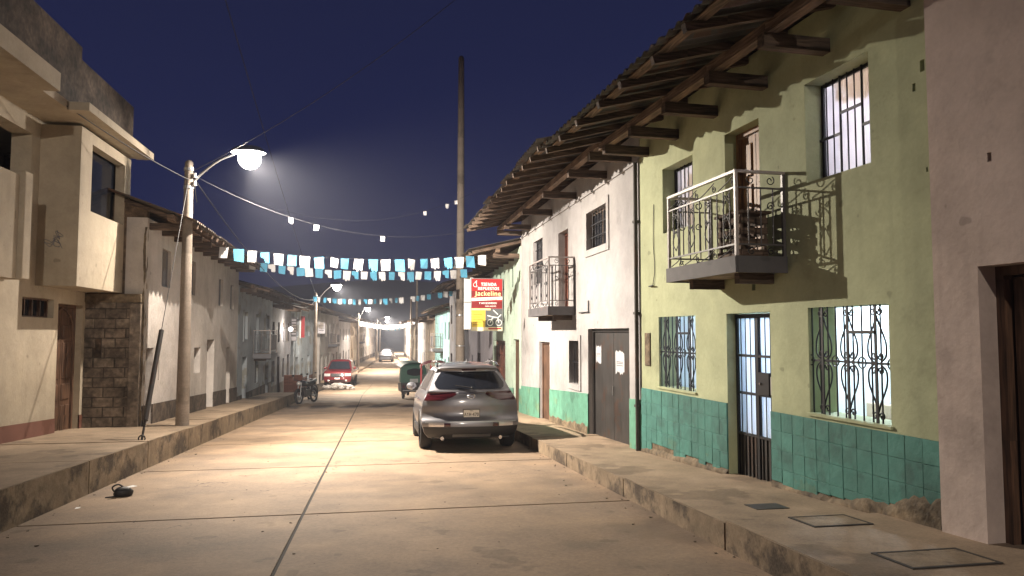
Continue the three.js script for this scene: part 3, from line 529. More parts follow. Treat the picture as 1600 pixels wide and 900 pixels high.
farHouse('R', 4.25, -27.3, -35, 3.9, M.lavender, M.slateWall, 'lavender grey house beside the tall bare concrete pole', { first: 1 });
farHouse('R', 4.1, -35.1, -42.8, 4.1, M.slateWall, M.slateWall, 'dark slate grey house before the turquoise one');
farHouse('R', 4.2, -43, -55, 3.2, M.turquoise, M.white, 'turquoise house with dark doors beyond the mototaxis', { balcony: 2 });
farHouse('R', 4.2, -55.3, -66, 2.8, M.beige, M.plinthMud, 'beige house next beyond the turquoise house', { first: 1 });
farHouse('R', 4.2, -66.3, -80, 3.0, M.white, M.plinthMud, 'white house beside the thin far pole on the right pavement');
farHouse('R', 4.2, -80.4, -98, 2.8, M.yellow, M.plinthMud, 'cream house lit by the far lamps, right of the road');
farHouse('R', 4.2, -98.5, -120, 3.2, M.oldWhite, M.plinthMud, 'last pale house at the far end, right of the road');
farHouse('L', -5.0, -28.3, -37.2, 3.35, M.blueGrey, M.plinthMud, 'blue-grey house with a dark balcony past the old white house', { balcony: 1, first: 0 });
farHouse('L', -5.1, -37.4, -46, 3.1, M.slateWall, M.plinthMud, 'grey house with a white lit doorway beside the parked motorcycles', { first: 1, n: 4 });
farHouse('L', -5.2, -46.2, -55.5, 3.4, M.blueGrey, M.brickRed, 'dull blue house behind the red pickup', { first: 0 });
farHouse('L', -5.0, -56, -68, 3.3, M.oldWhite, M.plinthMud, 'pale house with a small balcony beyond the red pickup', { balcony: 2 });
farHouse('L', -5.0, -68.3, -79, 2.9, M.white, M.brickRed, 'white house with red plinth beside the third street lamp', { first: 1 });
farHouse('L', -5.0, -79.3, -95, 3.2, M.beige, M.plinthMud, 'tan house beyond the third street lamp', { balcony: 3 });
farHouse('L', -5.0, -95.4, -120, 3.0, M.oldWhite, M.plinthMud, 'last pale house at the far end, left of the road');
farHouse('L', -5.0, -120.5, -150, 3.4, M.slateWall, M.plinthMud, 'dark house closing the far left of the road');

// ---------- the pink building at the right edge ----------
{
  const turn = Math.atan2(-6.1, 0.3), ux = 0.3 / 6.107, uz = 6.1 / 6.107;
  const s0 = 6.13, p = [4.2 + ux * s0 - 0.07 * uz, -11.4 + uz * s0 + 0.07 * ux];
  const t = thing('pink_house', 'plain pinkish plastered building with a dark open doorway beside the green house', 'house', [p[0], -0.4, p[1]], turn);
  shell(t, 6, -0.2, 7.2, [[0.43, 1.75, 0.2, 2.50], [0.55, 0.59, 3.27, 3.34]], M.pink, { depth: 6, thick: 0.3 });
  mesh('door_frame', [span(0.43, 0.50, 0.2, 2.5, -0.28, -0.16), span(1.68, 1.75, 0.2, 2.5, -0.28, -0.16), span(0.50, 1.68, 2.43, 2.5, -0.28, -0.16)], M.doorBrown, t);
  mesh('door_leaf', bevelBox(0.52, 1.66, 0.2, 2.42, -0.27, -0.22, 0.008), M.doorBrown, t);
  mesh('roof_slab', span(-0.1, 6.1, 7.2, 7.35, -6.1, 0.3), M.walk, t);
}

// ---------- left side: yellow house, block wall, old white house ----------
{
  const z0 = -4, L = 12.72;
  const t = thing('yellow_house', 'yellow plastered house with projecting upper bays and panelled wooden door', 'house', [-5.85, -0.6, z0], SIDE.L);
  shell(t, L, -1.0, 5.32, [[11.05, 12.2, -0.45, 2.15], [9.62, 10.85, 1.87, 2.21], [5.5, 9.74, 3.3, 5.0], [6.5, 8, 0.7, 1.9], [2, 3.2, -0.1, 2.1]], M.yellow, { depth: 7, floorY: 2.4 });
  plinth(t, L, -0.9, 0.56, -0.06, [[2, 3.2], [11.05, 12.2]], M.brickRed);
  const d = plankDoor(t, 11.05, 12.2, -0.5, 2.15, M.doorBrown, { leaves: 2, z: -0.16, panels: [[0.04, 0.27, 2], [0.31, 0.43, 1], [0.47, 0.74, 2], [0.78, 0.87, 1]] });
  mesh('arch', tube([V(11.12, 1.62, -0.14), V(11.2, 1.86, -0.14), V(11.42, 2.02, -0.14), V(11.62, 2.08, -0.14), V(11.83, 2.02, -0.14), V(12.05, 1.86, -0.14), V(12.13, 1.62, -0.14)], 0.028, 24, 6), M.doorBrown, d);
  const w = part('window', t);
  mesh('frame', [span(9.62, 10.85, 1.87, 1.9, -0.18, -0.1), span(9.62, 10.85, 2.18, 2.21, -0.18, -0.1)], M.doorBrown, w);
  for (let i = 0; i <= 4; i++) mesh('mullion', span(9.62 + 1.2 * i / 4, 9.65 + 1.2 * i / 4, 1.9, 2.18, -0.18, -0.1), M.doorBrown, w);
  for (let i = 0; i < 4; i++) mesh('pane', span(9.65 + 1.2 * i / 4, 9.62 + 1.2 * (i + 1) / 4, 1.9, 2.18, -0.16, -0.15), M.darkGlass, w);
  plainWindow(t, 6.5, 8, 0.7, 1.9, { bars: 6 }); plankDoor(t, 2, 3.2, -0.1, 2.1, M.doorBrown, { boards: true });
  // bay over the door: front with an unglazed opening, cheeks, floor
  const b = part('bay', t), x0 = 10.06, x1 = 12.72, out = 0.66, yb = 2.42, yt = 5.26;
  mesh('front', new THREE.ExtrudeGeometry((() => { const s = frontShape(x1 - x0, yb, yt, [[0.52, 2.30, 3.82, 5.06]]); return s; })(), { depth: 0.18, bevelEnabled: false }).translate(x0, 0, out - 0.18), M.yellow, b);
  mesh('cheek', span(x0, x0 + 0.18, yb, yt, 0.001, out - 0.18), M.yellow, b); mesh('cheek', span(x1 - 0.18, x1, yb, yt, 0.001, out - 0.18), M.yellow, b);
  mesh('underside', span(x0 + 0.18, x1 - 0.18, yb, yb + 0.14, 0.001, out - 0.18), M.yellow, b);
  mesh('shade_sheet', span(x0 + 0.4, x1 - 0.2, 3.7, 5.15, out - 0.24, out - 0.22), M.darkGlass, b);  // dark sheet put in so the bay looks dim inside
  mesh('fin', bevelBox(8.04, 8.28, 2.40, 4.02, 0.001, 0.66, 0.01), M.yellow, t);
  mesh('parapet', span(4.6, 8.04, 2.40, 3.95, 0.42, 0.58), M.yellow, t); mesh('balcony_floor', span(4.6, 8.04, 2.36, 2.5, 0.001, 0.42), M.yellow, t);
  const r = part('roof', t);
  mesh('eaves_slab', span(-0.1, L + 0.1, 5.32, 5.46, -7.1, 0.74), M.yellow, r);
  mesh('eaves_slab', span(4, 7.95, 5.22, 5.5, 0.74, 1.12), M.yellow, r);
  mesh('eaves_slab', span(9.2, L + 0.1, 5.30, 5.44, 0.74, 1.08), M.yellow, r);
  for (const [a, b, h] of [[0, 8.0, 6.9], [8.0, 9.9, 6.62], [9.9, L, 6.40]]) mesh('upper_wall', span(a, b, 5.46, h, 0.42, 0.68), M.plinthMud, r);  // dark mud colour stands in for the lack of light up here
  { const q = mulberry(41); for (let i = 0; i < 4; i++) { const pts = [], y = 3.1 + q() * 0.25, z = 0.2 + q() * 0.25; for (let k = 0; k < 7; k++) pts.push(V(10.056, y + (q() - 0.5) * 0.2, z + (q() - 0.5) * 0.22)); mesh('scribble', tube(pts, 0.005, 30, 4), M.slateWall, t); } }
  for (const c of t.children) c.position.y += 0.6;
}
{
  const t = thing('block_wall', 'unrendered grey concrete block wall between the yellow and the old white house', 'wall', [-5.86, -0.5, -16.35]);
  mesh('mortar_core', new THREE.ExtrudeGeometry(frontShape(0.86, 0, 2.72, [[0.17, 0.33, 1.6, 1.98]]), { depth: 0.18, bevelEnabled: false }).translate(0, 0, -0.18), M.mortar, t);
  const q = mulberry(5), bw = 0.40, bh = 0.20; const kinds = [M.block, M.blockPale, M.block.clone()]; kinds[2].color.setRGB(0.33, 0.28, 0.24);
  for (let k = 0; k < 14; k++) for (let i = -1; i < 3; i++) {
    const a = Math.max(0.005, i * bw + (k % 2 ? 0.2 : 0)), b = Math.min(0.86, i * bw + (k % 2 ? 0.2 : 0) + bw - 0.016); if (b - a < 0.05) continue;
    const y0 = k * bh, y1 = y0 + bh - 0.016;
    if (y0 > 1.55 && y0 < 1.85 && a < 0.33 && b > 0.19) { mesh('concrete_block', bevelBox(a, 0.16, y0, y1, -0.02, 0.015, 0.005), kinds[0], t); if (b > 0.36) mesh('concrete_block', bevelBox(0.34, b, y0, y1, -0.02, 0.015, 0.005), kinds[1], t); continue; }
    mesh('concrete_block', bevelBox(a, b, y0, y1, -0.02, 0.012 + q() * 0.012, 0.006), kinds[Math.floor(q() * 3)], t);
  }
  mesh('pillar', bevelBox(0.86, 1.08, 0, 2.7, -0.16, 0.05, 0.01), M.block, t);
  mesh('lintel', bevelBox(0, 1.08, 2.72, 2.9, -0.2, 0.06, 0.012), M.crumble, t);
}
{
  const z0 = -16.42, L = 11.8, turn = Math.atan2(11.8, -0.25);
  const t = thing('old_white_house', 'old whitewashed adobe house with sagging eaves behind the street lamp pole', 'house', [-4.74, -1.1, z0], turn);
  const open = [[0.16, 0.72, -0.5, 1.28], [1.16, 1.23, 0.55, 1.0], [1.24, 2.02, 2.64, 3.5], [3.15, 3.78, -0.7, 1.22], [3.8, 4.68, 2.6, 3.5], [4.72, 5.5, 0.5, 1.2], [6.38, 7.5, -0.85, 1.4], [8.0, 8.7, 2.45, 3.3], [9.6, 10.35, -1.0, 1.12], [10.1, 10.8, 2.4, 3.25]];
  shell(t, L, -1.6, 4.0, open, M.oldWhite, { depth: 6, sideMat: M.adobe, thick: 0.4 });
  plinth(t, L, -1.5, 0.10, -0.36, [[0.16, 0.72], [3.15, 3.78], [6.38, 7.5], [9.6, 10.35]], M.plinthMud, 0.02);
  for (const i of [0, 3, 6, 8]) plankDoor(t, ...open[i], i === 0 ? M.slateWall : M.doorBrown, { boards: true, z: -0.25, leaves: i === 6 ? 2 : 1 });
  for (const i of [2, 4, 7, 9]) { const [a, b, c, d] = open[i]; plainWindow(t, a, b, c, d, { z: -0.1, frame: M.slateWall, pane: M.slateWall }); }
  plainWindow(t, ...open[5], { z: -0.3 });
  tiledRoof(t, L, { out: 1.05, yEdge: 3.86, slope: 0.36, depth: 6, beams: [0.2, 1.2, 2.3, 3.4, 4.5, 5.6, 6.7, 7.8, 8.9, 10, 11.2], beamY: 3.84, beamOut: 0.62, rafters: [0.0, 0.5, 1.1, 1.7, 2.3, 2.9, 3.5, 4.1, 4.7, 5.3, 5.9, 6.5, 7.1, 7.7, 8.3, 8.9, 9.5, 10.1, 10.7, 11.3], wallTop: 4.0, x0: -0.35, x1: L + 0.1 });
  mesh('broken_edge', grid(10, 70, (u, v) => { const y = -0.6 + 4.4 * v, a = u * Math.PI * 0.75, k = 0.035 + 0.085 * fbm(N4, u * 0.1, v, 18, 4); return [0.06 - Math.cos(a - 0.4) * k * 1.0, y, -0.03 + Math.sin(a - 0.4) * k * 0.5 - 0.01]; }), M.crumble, t);
  for (const c of t.children) c.position.y += 1.1;
}

// ---------- street lamps, poles, wires ----------
const tops = [];
function streetLamp(x, z, base, poleTop, head, label, power = 1, sx = 1) {
  const t = thing('street_lamp', label, 'street lamp', [x, base, z], 0, 'street lamps along the road');
  const H = poleTop - base, hd = V(head[0] - x, head[1] - base, head[2] - z);
  mesh('pole', [new THREE.CylinderGeometry(0.085, 0.135, H, 20).translate(0, H / 2, 0), new THREE.SphereGeometry(0.085, 16, 6, 0, Math.PI * 2, 0, Math.PI / 2).translate(0, H, 0)], M.concretePole, t);
  each('clamp', [new THREE.CylinderGeometry(0.105, 0.105, 0.06, 16).translate(0, H - 0.12, 0), new THREE.CylinderGeometry(0.107, 0.107, 0.06, 16).translate(0, H - 0.5, 0)], M.galvanised, t);
  const e = hd.clone().add(V(-0.28 * sx, -0.02, 0));
  mesh('arm', tube([V(0.05 * sx, H - 0.45, 0), V(0.25 * sx, H - 0.2, 0), e.clone().lerp(V(0.25 * sx, H - 0.2, 0), 0.45).add(V(0, 0.06, 0)), e], 0.026, 20, 8), M.galvanised, t);
  mesh('housing', new THREE.SphereGeometry(1, 24, 12, 0, Math.PI * 2, 0, Math.PI / 2).scale(0.36, 0.16, 0.25).translate(hd.x, hd.y + 0.02, hd.z), M.galvanised, t);
  const lens = mesh('lens', new THREE.SphereGeometry(0.238, 28, 18).translate(hd.x + 0.03, hd.y - 0.1, hd.z), M.lampGlow, t);
  each('insulator', [0.25, 0.42].map(d => new THREE.CylinderGeometry(0.03, 0.04, 0.09, 10).translate(0.13, H - d, 0.05)), M.plastic, t);
  const at = V(head[0] + 0.03, head[1] - 0.1, head[2]);               // the lantern throws its light out over the road; little of it spills back to the houses behind
  // two broad lobes up and down the street, a weak one straight down, a trace of spill all round
  for (const [k, half, d] of [[1.05, 0.95, V(0.62, -0.69, 0.35)], [1.35, 0.98, V(0.50, -0.46, -0.73)], [0.24, 1.35, V(0, -1, 0)]]) {
    const p = new THREE.SpotLight(LAMP_COLOR, LAMP_POWER * power * k, 0, half, 1); p.position.copy(at); p.target.position.copy(at).add(V(d.x * sx, d.y, d.z)); p.shadow.radius = 1.2; p.castShadow = true; scene.add(p, p.target);
  }
  const spill = new THREE.PointLight(LAMP_COLOR, LAMP_POWER * power * 0.034); spill.position.copy(at); spill.shadow.radius = 2; spill.castShadow = true; scene.add(spill);
  tops.push(V(x + 0.1, poleTop - 0.3, z));
  return t;
}
streetLamp(-3.95, -16.4, yRoad(-16.4) + WALK_L - 0.02, 5.16, [-2.74, 5.40, -16.25], 'lit street lamp on the concrete pole before the old white house');
streetLamp(-3.72, -46.5, yRoad(-46.5) - 0.02, 3.98, [-2.50, 4.50, -46.3], 'lit street lamp by the parked motorcycles and red pickup');
streetLamp(-1.88, -75, yRoad(-75) + 0.1, 3.5, [-1.0, 4.05, -75], 'lit street lamp beside the white house with the red plinth', 1.5);
streetLamp(-0.1, -103, yRoad(-103) + 0.1, 3.5, [1.3, 3.75, -103], 'lit street lamp far down the road past the tan house', 1.8);
streetLamp(0.4, -131, yRoad(-131) + 0.1, 3.5, [1.6, 3.7, -131], 'lit street lamp at the far end of the road', 1.8);
streetLamp(3.4, 12.6, yRoad(12.6) + WALK_R - 0.02, 6.5, [2.2, 6.74, 12.7], 'added unseen street lamp behind the camera, filling the walls that face it', 0.6, -1);  // out of view, added to brighten faces turned to the camera
function barePole(x, z, base, top, r0, r1, label) { const t = thing('utility_pole', label, 'utility pole', [x, base, z]); mesh('shaft', new THREE.CylinderGeometry(r1, r0, top - base, 20).translate(0, (top - base) / 2, 0), M.concretePole, t); each('band', [2.2, 3.4].map(h => new THREE.CylinderGeometry(r0 * 0.99, r0 * 0.99, 0.05, 16).translate(0, h, 0)), M.galvanised, t); mesh('cap', new THREE.CylinderGeometry(r1 * 0.6, r1, 0.1, 16).translate(0, top - base + 0.05, 0), M.concretePole, t); return t; }
barePole(3.2, -29, yRoad(-29) + WALK_R - 0.02, 12.6, 0.185, 0.115, 'tall bare concrete pole on the right pavement by the shop sign');
barePole(3.42, -66, yRoad(-66) + 0.18, 6.4, 0.13, 0.09, 'slim pale pole on the right pavement beyond the mototaxis');
barePole(3.3, -75, yRoad(-75) + 0.18, 4.9, 0.11, 0.08, 'short thin pole beside the white house far right');
{
  const t = thing('guy_wire', 'slanting steel guy wire in a dark tube guard at the left kerb', 'guy wire', [-3.79, yRoad(-13.16) + WALK_L, -13.16]);
  const foot = V(0, 0, 0), head = V(-3.95 + 3.79, 4.85 - t.position.y, -16.4 + 13.16), at = k => foot.clone().lerp(head, k);
  mesh('guard', bar(at(0.06), at(0.36), 0.043, 10), M.doorMetal, t); mesh('stake', [bar(at(-0.03), at(0.07), 0.02, 8), new THREE.TorusGeometry(0.05, 0.012, 6, 14).translate(0, 0.03, 0)], M.doorMetal, t);
  mesh('cable', bar(at(0.36), at(1), 0.007, 5), M.wire, t);
}
function wire(pts, r, label, m = M.wire, group) { const o = mesh('overhead_wire', tube(pts, r, 40, 5), m); tag(o, label, 'wire', group); return o; }
wire(hang(V(-3.9, 4.8, -16.4), V(-5.6, 5.72, -11.9), 0.12), 0.011, 'service wire from the first lamp pole to the yellow house');
wire(hang(V(-3.85, 4.9, -16.4), V(-4.1, 4.6, -17.8), 0.1), 0.012, 'short wire from the first lamp pole to the old white eaves');
wire(hang(tops[0], tops[1], 0.9), 0.012, 'power wire between the first and second lamp poles');
wire(hang(tops[1], tops[2], 0.8), 0.012, 'power wire between the second and third lamp poles');
wire(hang(tops[2], tops[3], 0.6), 0.014, 'power wire between the third and fourth lamp poles');
wire(hang(tops[1], V(-4.6, 3.2, -37), 0.5), 0.012, 'service wire from the second lamp pole to the blue-grey house');
wire(hang(tops[2], V(-3.3, 2.9, -68), 0.4), 0.012, 'service wire from the third lamp pole to the pale house');
wire(hang(V(-2.95, 8.4, -13), tops[1], 0.3), 0.009, 'thin dark wire climbing over the road from the second lamp pole', M.wireDark);
wire(hang(V(-3.9, 5.0, -16.4), V(3.0, 9.2, -13), 0.35), 0.006, 'thin dark wire high across the street to the green house', M.wireDark);

// ---------- bunting ----------
const flagGeos = [];
for (let k = 0; k < 7; k++) {
  const q = mulberry(300 + k), s = new THREE.Shape(), w = 0.25, h = 0.30 + q() * 0.04; s.moveTo(-w / 2, 0); s.lineTo(w / 2, 0); s.lineTo(w / 2 - q() * 0.025, -h * (0.85 + 0.15 * q()));
  if (k % 2) { s.lineTo(w * 0.28, -h * (0.8 + q() * 0.25)); s.lineTo(w * 0.1, -h * (0.7 + q() * 0.35)); s.lineTo(-w * 0.05, -h * (0.85 + q() * 0.3)); if (k > 3) { s.lineTo(-w * 0.15, -h * 0.5); s.lineTo(-w / 2 + 0.01, -h * 0.42); } else s.lineTo(-w * 0.3, -h * (0.65 + q() * 0.3)); }
  s.lineTo(-w / 2 + q() * 0.025, -h * (k > 3 && k % 2 ? 0.4 : 0.88)); s.closePath();
  const g = plain(new THREE.ShapeGeometry(s)); const p = g.attributes.position; for (let i = 0; i < p.count; i++) p.setZ(i, 0.03 * Math.sin(p.getX(i) * 9 + k) * (-p.getY(i) / h)); g.computeVertexNormals(); flagGeos.push(boxUV(g));
}
function bunting(a, b, sag, n, label, o = {}) {
  const q = mulberry(Math.round(Math.abs(a.z * 10) + n)), t = thing('bunting', label, 'bunting', [a.x, a.y, a.z], 0, 'bunting strings across the street');
  const pts = hang(V(0, 0, 0), b.clone().sub(a), sag, 24), c = new THREE.CatmullRomCurve3(pts);
  mesh('string', tube(pts, o.r ?? 0.0035, 48, 4), M.wire, t);
  for (let i = 0; i < n; i++) {
    const u = (o.at ? o.at[i] : (i + 0.5 + (q() - 0.5) * 0.28) / n), p = c.getPoint(u); if (o.skip && q() < o.skip) continue;
    const m = shared('flag', flagGeos[Math.floor(q() * 7)], (i % 2) ^ (o.flip ?? 0) ? M.flagBlue : M.flagWhite, t);
    if (o.white) m.material = M.flagWhite;
    m.position.copy(p).add(V(0, -0.004, 0)); m.rotation.set((q() - 0.5) * 0.5, (q() - 0.5) * 1.0 + Math.atan2(-(b.z - a.z), b.x - a.x), (q() - 0.5) * 0.2); const sc = (o.scale ?? 1) * (0.92 + q() * 0.16); m.scale.set(sc, sc, sc);
  }
}
bunting(V(-4.1, 3.84, -20), V(3.1, 3.84, -20.8), 0.24, 21, 'white and blue paper bunting tied to the old white house eaves');
bunting(V(-4.3, 4.02, -26), V(3.1, 3.86, -26), 0.22, 24, 'white and blue paper bunting just behind the brightest string');
bunting(V(-3.8, 3.75, -45), V(4.1, 3.95, -40.5), 0.32, 27, 'pale paper bunting across the street past the motorcycles', { flip: 1, skip: 0.08 });
bunting(V(-3.9, 4.95, -16.45), V(3.0, 4.5, -19.5), 0.75, 3, 'nearly bare string with three torn white scraps below the first lamp', { at: [0.28, 0.36, 0.58], white: true, scale: 0.42 });
bunting(V(-4.1, 5.6, -22), V(3.2, 6.3, -24), 0.9, 3, 'nearly bare high string with torn scraps near the tall pole', { at: [0.76, 0.86, 0.9], white: true, scale: 0.45 });
for (const [k, z] of [77, 80, 84, 88, 92, 96].entries()) bunting(V(-3.9 + bend(-z), 2.75 + k * 0.05, -z), V(4.1, 2.95, -z - 2), 0.45 + 0.06 * k, 22, ['white bunting nearest past the third lamp', 'white bunting second past the third lamp', 'white bunting third past the third lamp', 'white bunting fourth past the third lamp', 'white bunting fifth past the third lamp', 'white bunting last past the third lamp'][k], { white: k % 2 === 0, r: 0.012, scale: 1.2 });

// ---------- signs ----------
function canvasTexture(w, h, draw) { const c = document.createElement('canvas'); c.width = w; c.height = h; const x = c.getContext('2d'); draw(x, w, h); const t = new THREE.CanvasTexture(c); t.colorSpace = THREE.SRGBColorSpace; return t; }
function printed(tex, rough = 0.5) { return new THREE.MeshStandardMaterial({ map: tex, roughness: rough }); }
{
  const t = thing('shop_sign', 'red and yellow motorcycle parts shop sign on brackets', 'sign', [4.19, 1.67, -24.6]);
  const W = 1.04, H = 1.74, tex = canvasTexture(384, 640, (c, w, h) => {
    c.fillStyle = '#b3262b'; c.fillRect(0, 0, w, h * 0.57); c.fillStyle = '#7c171c'; c.fillRect(0, h * 0.23, w, h * 0.115); c.fillRect(0, h * 0.43, w, h * 0.13);
    c.fillStyle = '#fff4ec'; c.beginPath(); c.moveTo(0, h * 0.37); c.lineTo(w, h * 0.34); c.lineTo(w, h * 0.40); c.lineTo(0, h * 0.43); c.fill();
    c.textAlign = 'center'; c.fillStyle = '#ffffff'; c.font = 'bold 54px sans-serif'; c.fillText('TIENDA', w * 0.56, h * 0.135); c.font = 'bold 50px sans-serif'; c.fillText('REPUESTOS', w * 0.55, h * 0.215);
    c.fillStyle = '#ffe9b0'; c.font = 'bold 74px sans-serif'; c.fillText('Jackeline', w * 0.54, h * 0.325);
    c.fillStyle = '#a01f24'; c.font = 'bold 25px sans-serif'; c.fillText('VENTA DE REPUESTOS', w * 0.5, h * 0.407); c.fillStyle = '#ffffff'; c.font = 'bold 32px sans-serif'; c.fillText('Y ACCESORIOS', w * 0.53, h * 0.485); c.font = 'bold 22px sans-serif'; c.fillText('PARA MOTOS', w * 0.62, h * 0.54);
    c.strokeStyle = '#ffffff'; c.lineWidth = 6; c.beginPath(); c.arc(48, 74, 26, 0.4, 5.2); c.stroke(); c.beginPath(); c.moveTo(40, 40); c.lineTo(64, 22); c.lineTo(58, 104); c.stroke();
    c.fillStyle = '#f2c94a'; c.fillRect(0, h * 0.57, w * 0.45, h * 0.36); c.fillStyle = '#5d5f64'; c.fillRect(w * 0.45, h * 0.57, w * 0.55, h * 0.36); c.fillStyle = '#fbe9a6'; c.fillRect(0, h * 0.57, w * 0.62, h * 0.035);
    c.fillStyle = '#a9822a'; for (let i = 0; i < 6; i++) c.fillRect(16, h * 0.63 + i * 32, 80 + (i * 37) % 60, 9);
    c.lineWidth = 9; c.strokeStyle = '#f4f4f4'; for (const [x, y] of [[232, 540], [340, 540]]) { c.beginPath(); c.arc(x, y, 36, 0, 6.3); c.stroke(); }
    c.lineWidth = 12; c.beginPath(); c.moveTo(232, 540); c.lineTo(270, 470); c.lineTo(330, 478); c.lineTo(340, 540); c.moveTo(270, 470); c.lineTo(196, 452); c.moveTo(330, 478); c.lineTo(372, 440); c.moveTo(330, 440); c.lineTo(270, 384); c.stroke();
    c.fillStyle = '#f7e3c0'; c.fillRect(0, h * 0.93, w, h * 0.07); c.fillStyle = '#b3262b'; c.fillRect(w * 0.55, h * 0.945, w * 0.42, h * 0.03);
  });
  mesh('panel', new THREE.PlaneGeometry(W, H).translate(-W / 2 - 0.06, H / 2, 0.026), printed(tex), t, true);
  mesh('back_board', span(-W - 0.06, -0.06, 0, H, -0.02, 0.02), M.plastic, t);
  mesh('edge', [span(-W - 0.08, -W - 0.06, -0.02, H + 0.02, -0.025, 0.03), span(-0.06, -0.04, -0.02, H + 0.02, -0.025, 0.03), span(-W - 0.06, -0.06, H, H + 0.02, -0.025, 0.03), span(-W - 0.06, -0.06, -0.02, 0, -0.025, 0.03)], M.galvanised, t);
  each('bracket', [0.3, 1.4].map(y => bar(V(-0.05, y, 0), V(0.08, y, 0), 0.018, 8)), M.iron, t);
}
{
  const t = thing('white_board', 'narrow plain white board hung behind the red shop sign', 'sign', [3.3, 1.72, -26.2]);
  mesh('board', bevelBox(-0.28, 0.06, 0, 1.85, -0.03, 0.02, 0.006), M.plastic, t); mesh('cross_strip', span(-0.28, 0.06, 0.95, 0.985, 0.02, 0.03), M.galvanised, t); each('bracket', [0.4, 1.5].map(y => bar(V(0.06, y, 0), V(0.92, y, 0), 0.018, 6)), M.iron, t);
}
{
  const t = thing('striped_sign', 'upright grey sign with white rungs on the grey house', 'sign', [-5.05, 1.0, -45.2]);
  mesh('board', span(0.05, 0.37, 0.1, 1.5, -0.03, 0.03), M.slateWall, t); for (let i = 0; i < 6; i++) mesh('stripe', span(0.09, 0.33, 0.5 + i * 0.16, 0.59 + i * 0.16, 0.03, 0.04), M.curtain, t); mesh('stripe', span(0.07, 0.35, 0.14, 0.38, 0.03, 0.04), M.curtain, t); mesh('bracket', bar(V(-0.1, 1.2, 0), V(0.06, 1.2, 0), 0.02, 6), M.iron, t);
  const r = thing('banner_sign', 'tall white and red banner sign beside the second lamp pole', 'sign', [-4.95, 1.15, -48.4]);
  mesh('white_field', span(0.05, 0.2, 0.1, 1.95, -0.03, 0.03), M.plastic, r); mesh('red_field', span(0.2, 0.42, 0.15, 1.5, -0.03, 0.03), M.tarpRed, r); mesh('bracket', bar(V(-0.1, 1.4, 0), V(0.06, 1.4, 0), 0.02, 6), M.iron, r);
  const s = thing('square_sign', 'pale square sign hung on the dull blue house', 'sign', [-4.25, 1.25, -55.2]);
  mesh('board', bevelBox(0.0, 0.52, 0.3, 1.1, -0.03, 0.03, 0.01), M.curtain, s); each('lettering', [0.5, 0.66, 0.82].map(y => span(0.08, 0.44, y, y + 0.06, 0.03, 0.036)), M.slateWall, s); mesh('bracket', bar(V(-0.7, 1.2, 0), V(0.02, 0.95, 0), 0.02, 6), M.iron, s);
}
{
  const t = thing('wall_lamp', 'white globe lamp over the doorway of the grey house', 'lamp', [-5.05, 1.85, -42.2]);
  mesh('arm', bar(V(-0.02, 0, 0), V(0.3, 0.02, 0), 0.018, 8), M.iron, t); mesh('globe', new THREE.SphereGeometry(0.13, 16, 12).translate(0.36, -0.05, 0), glow('globeGlow', [1, 0.96, 0.9], 3), t);
  const p = new THREE.PointLight(LAMP_COLOR, 14); p.position.set(-5.05 + 0.36, 1.80, -42.2); p.shadow.radius = 5; p.castShadow = true; scene.add(p);
}

// ---------- vehicles ----------
function wheel(t, name, x, y, z, r, w, spokes = 5) {
  const g = part(name, t); g.position.set(x, y, z); const s = Math.sign(x) || 1;
  const prof = [[r * 0.62, -w / 2], [r * 0.9, -w / 2], [r * 0.985, -w * 0.36], [r, 0], [r * 0.985, w * 0.36], [r * 0.9, w / 2], [r * 0.62, w / 2]].map(([a, b]) => new THREE.Vector2(a, b));
  mesh('tyre', new THREE.LatheGeometry(prof, 32).rotateZ(Math.PI / 2), M.tyre, g);
  const rim = [new THREE.CylinderGeometry(r * 0.63, r * 0.63, w * 0.3, 24, 1, true).rotateZ(Math.PI / 2), new THREE.CylinderGeometry(r * 0.16, r * 0.16, w * 0.6, 12).rotateZ(Math.PI / 2)];
  for (let i = 0; i < spokes; i++) rim.push(box(0.03, r * 0.5, r * 0.16, s * w * 0.22, r * 0.36, 0).rotateX(i / spokes * Math.PI * 2));
  mesh('rim', rim, M.galvanised, g); return g;
}
// a body lofted between an end cap of height-dependent width and cross-sections along z
function vehicleShell(t, name, material, W, cap, stations, y0, ytop) {
  const end = (u, v) => { const y = y0 + (ytop - y0) * v, w = lerpTable(W, y), x = (2 * u - 1) * w; return [x, y, cap(y, x / w)]; };
  const side = grid(40, stations.length, (u, v) => {
    const k = Math.round(v * stations.length), [z, top, tap] = k ? stations[k - 1] : [0, ytop, 1], s = u < 0.5 ? -1 : 1, p = 2 * Math.min(u, 1 - u), wt = lerpTable(W, top);
    let x, y; if (p < 0.75) { y = y0 + (top - y0) * p / 0.75; x = s * lerpTable(W, y) * tap; } else { const q = 1 - (p - 0.75) / 0.25; x = s * wt * tap * q; y = top + (k ? 0.025 * (1 - q * q) : 0); }
    return [x, y, k ? z : cap(y, p < 0.75 ? s : x / wt)];
  });
  return mesh(name, [grid(24, 40, end), side], material, t);
}
function capPatch(W, cap, ya, yb, xa, xb, off, nu = 14, nv = 8) {     // a piece lying on the end cap
  return grid(nu, nv, (u, v) => { const y = ya + (yb - ya) * v, w = lerpTable(W, y), p = typeof xa === 'function' ? xa(y, w) : xa, q = typeof xb === 'function' ? xb(y, w) : xb, x = p + (q - p) * u; return [x, y, cap(y, clamp(x / w, -1, 1)) + off]; });
}
const flip = g => { const p = g.attributes.position; for (let i = 0; i < p.count; i++) p.setX(i, -p.getX(i)); g.index?.array.reverse(); g.computeVertexNormals(); return g; };
let suv;
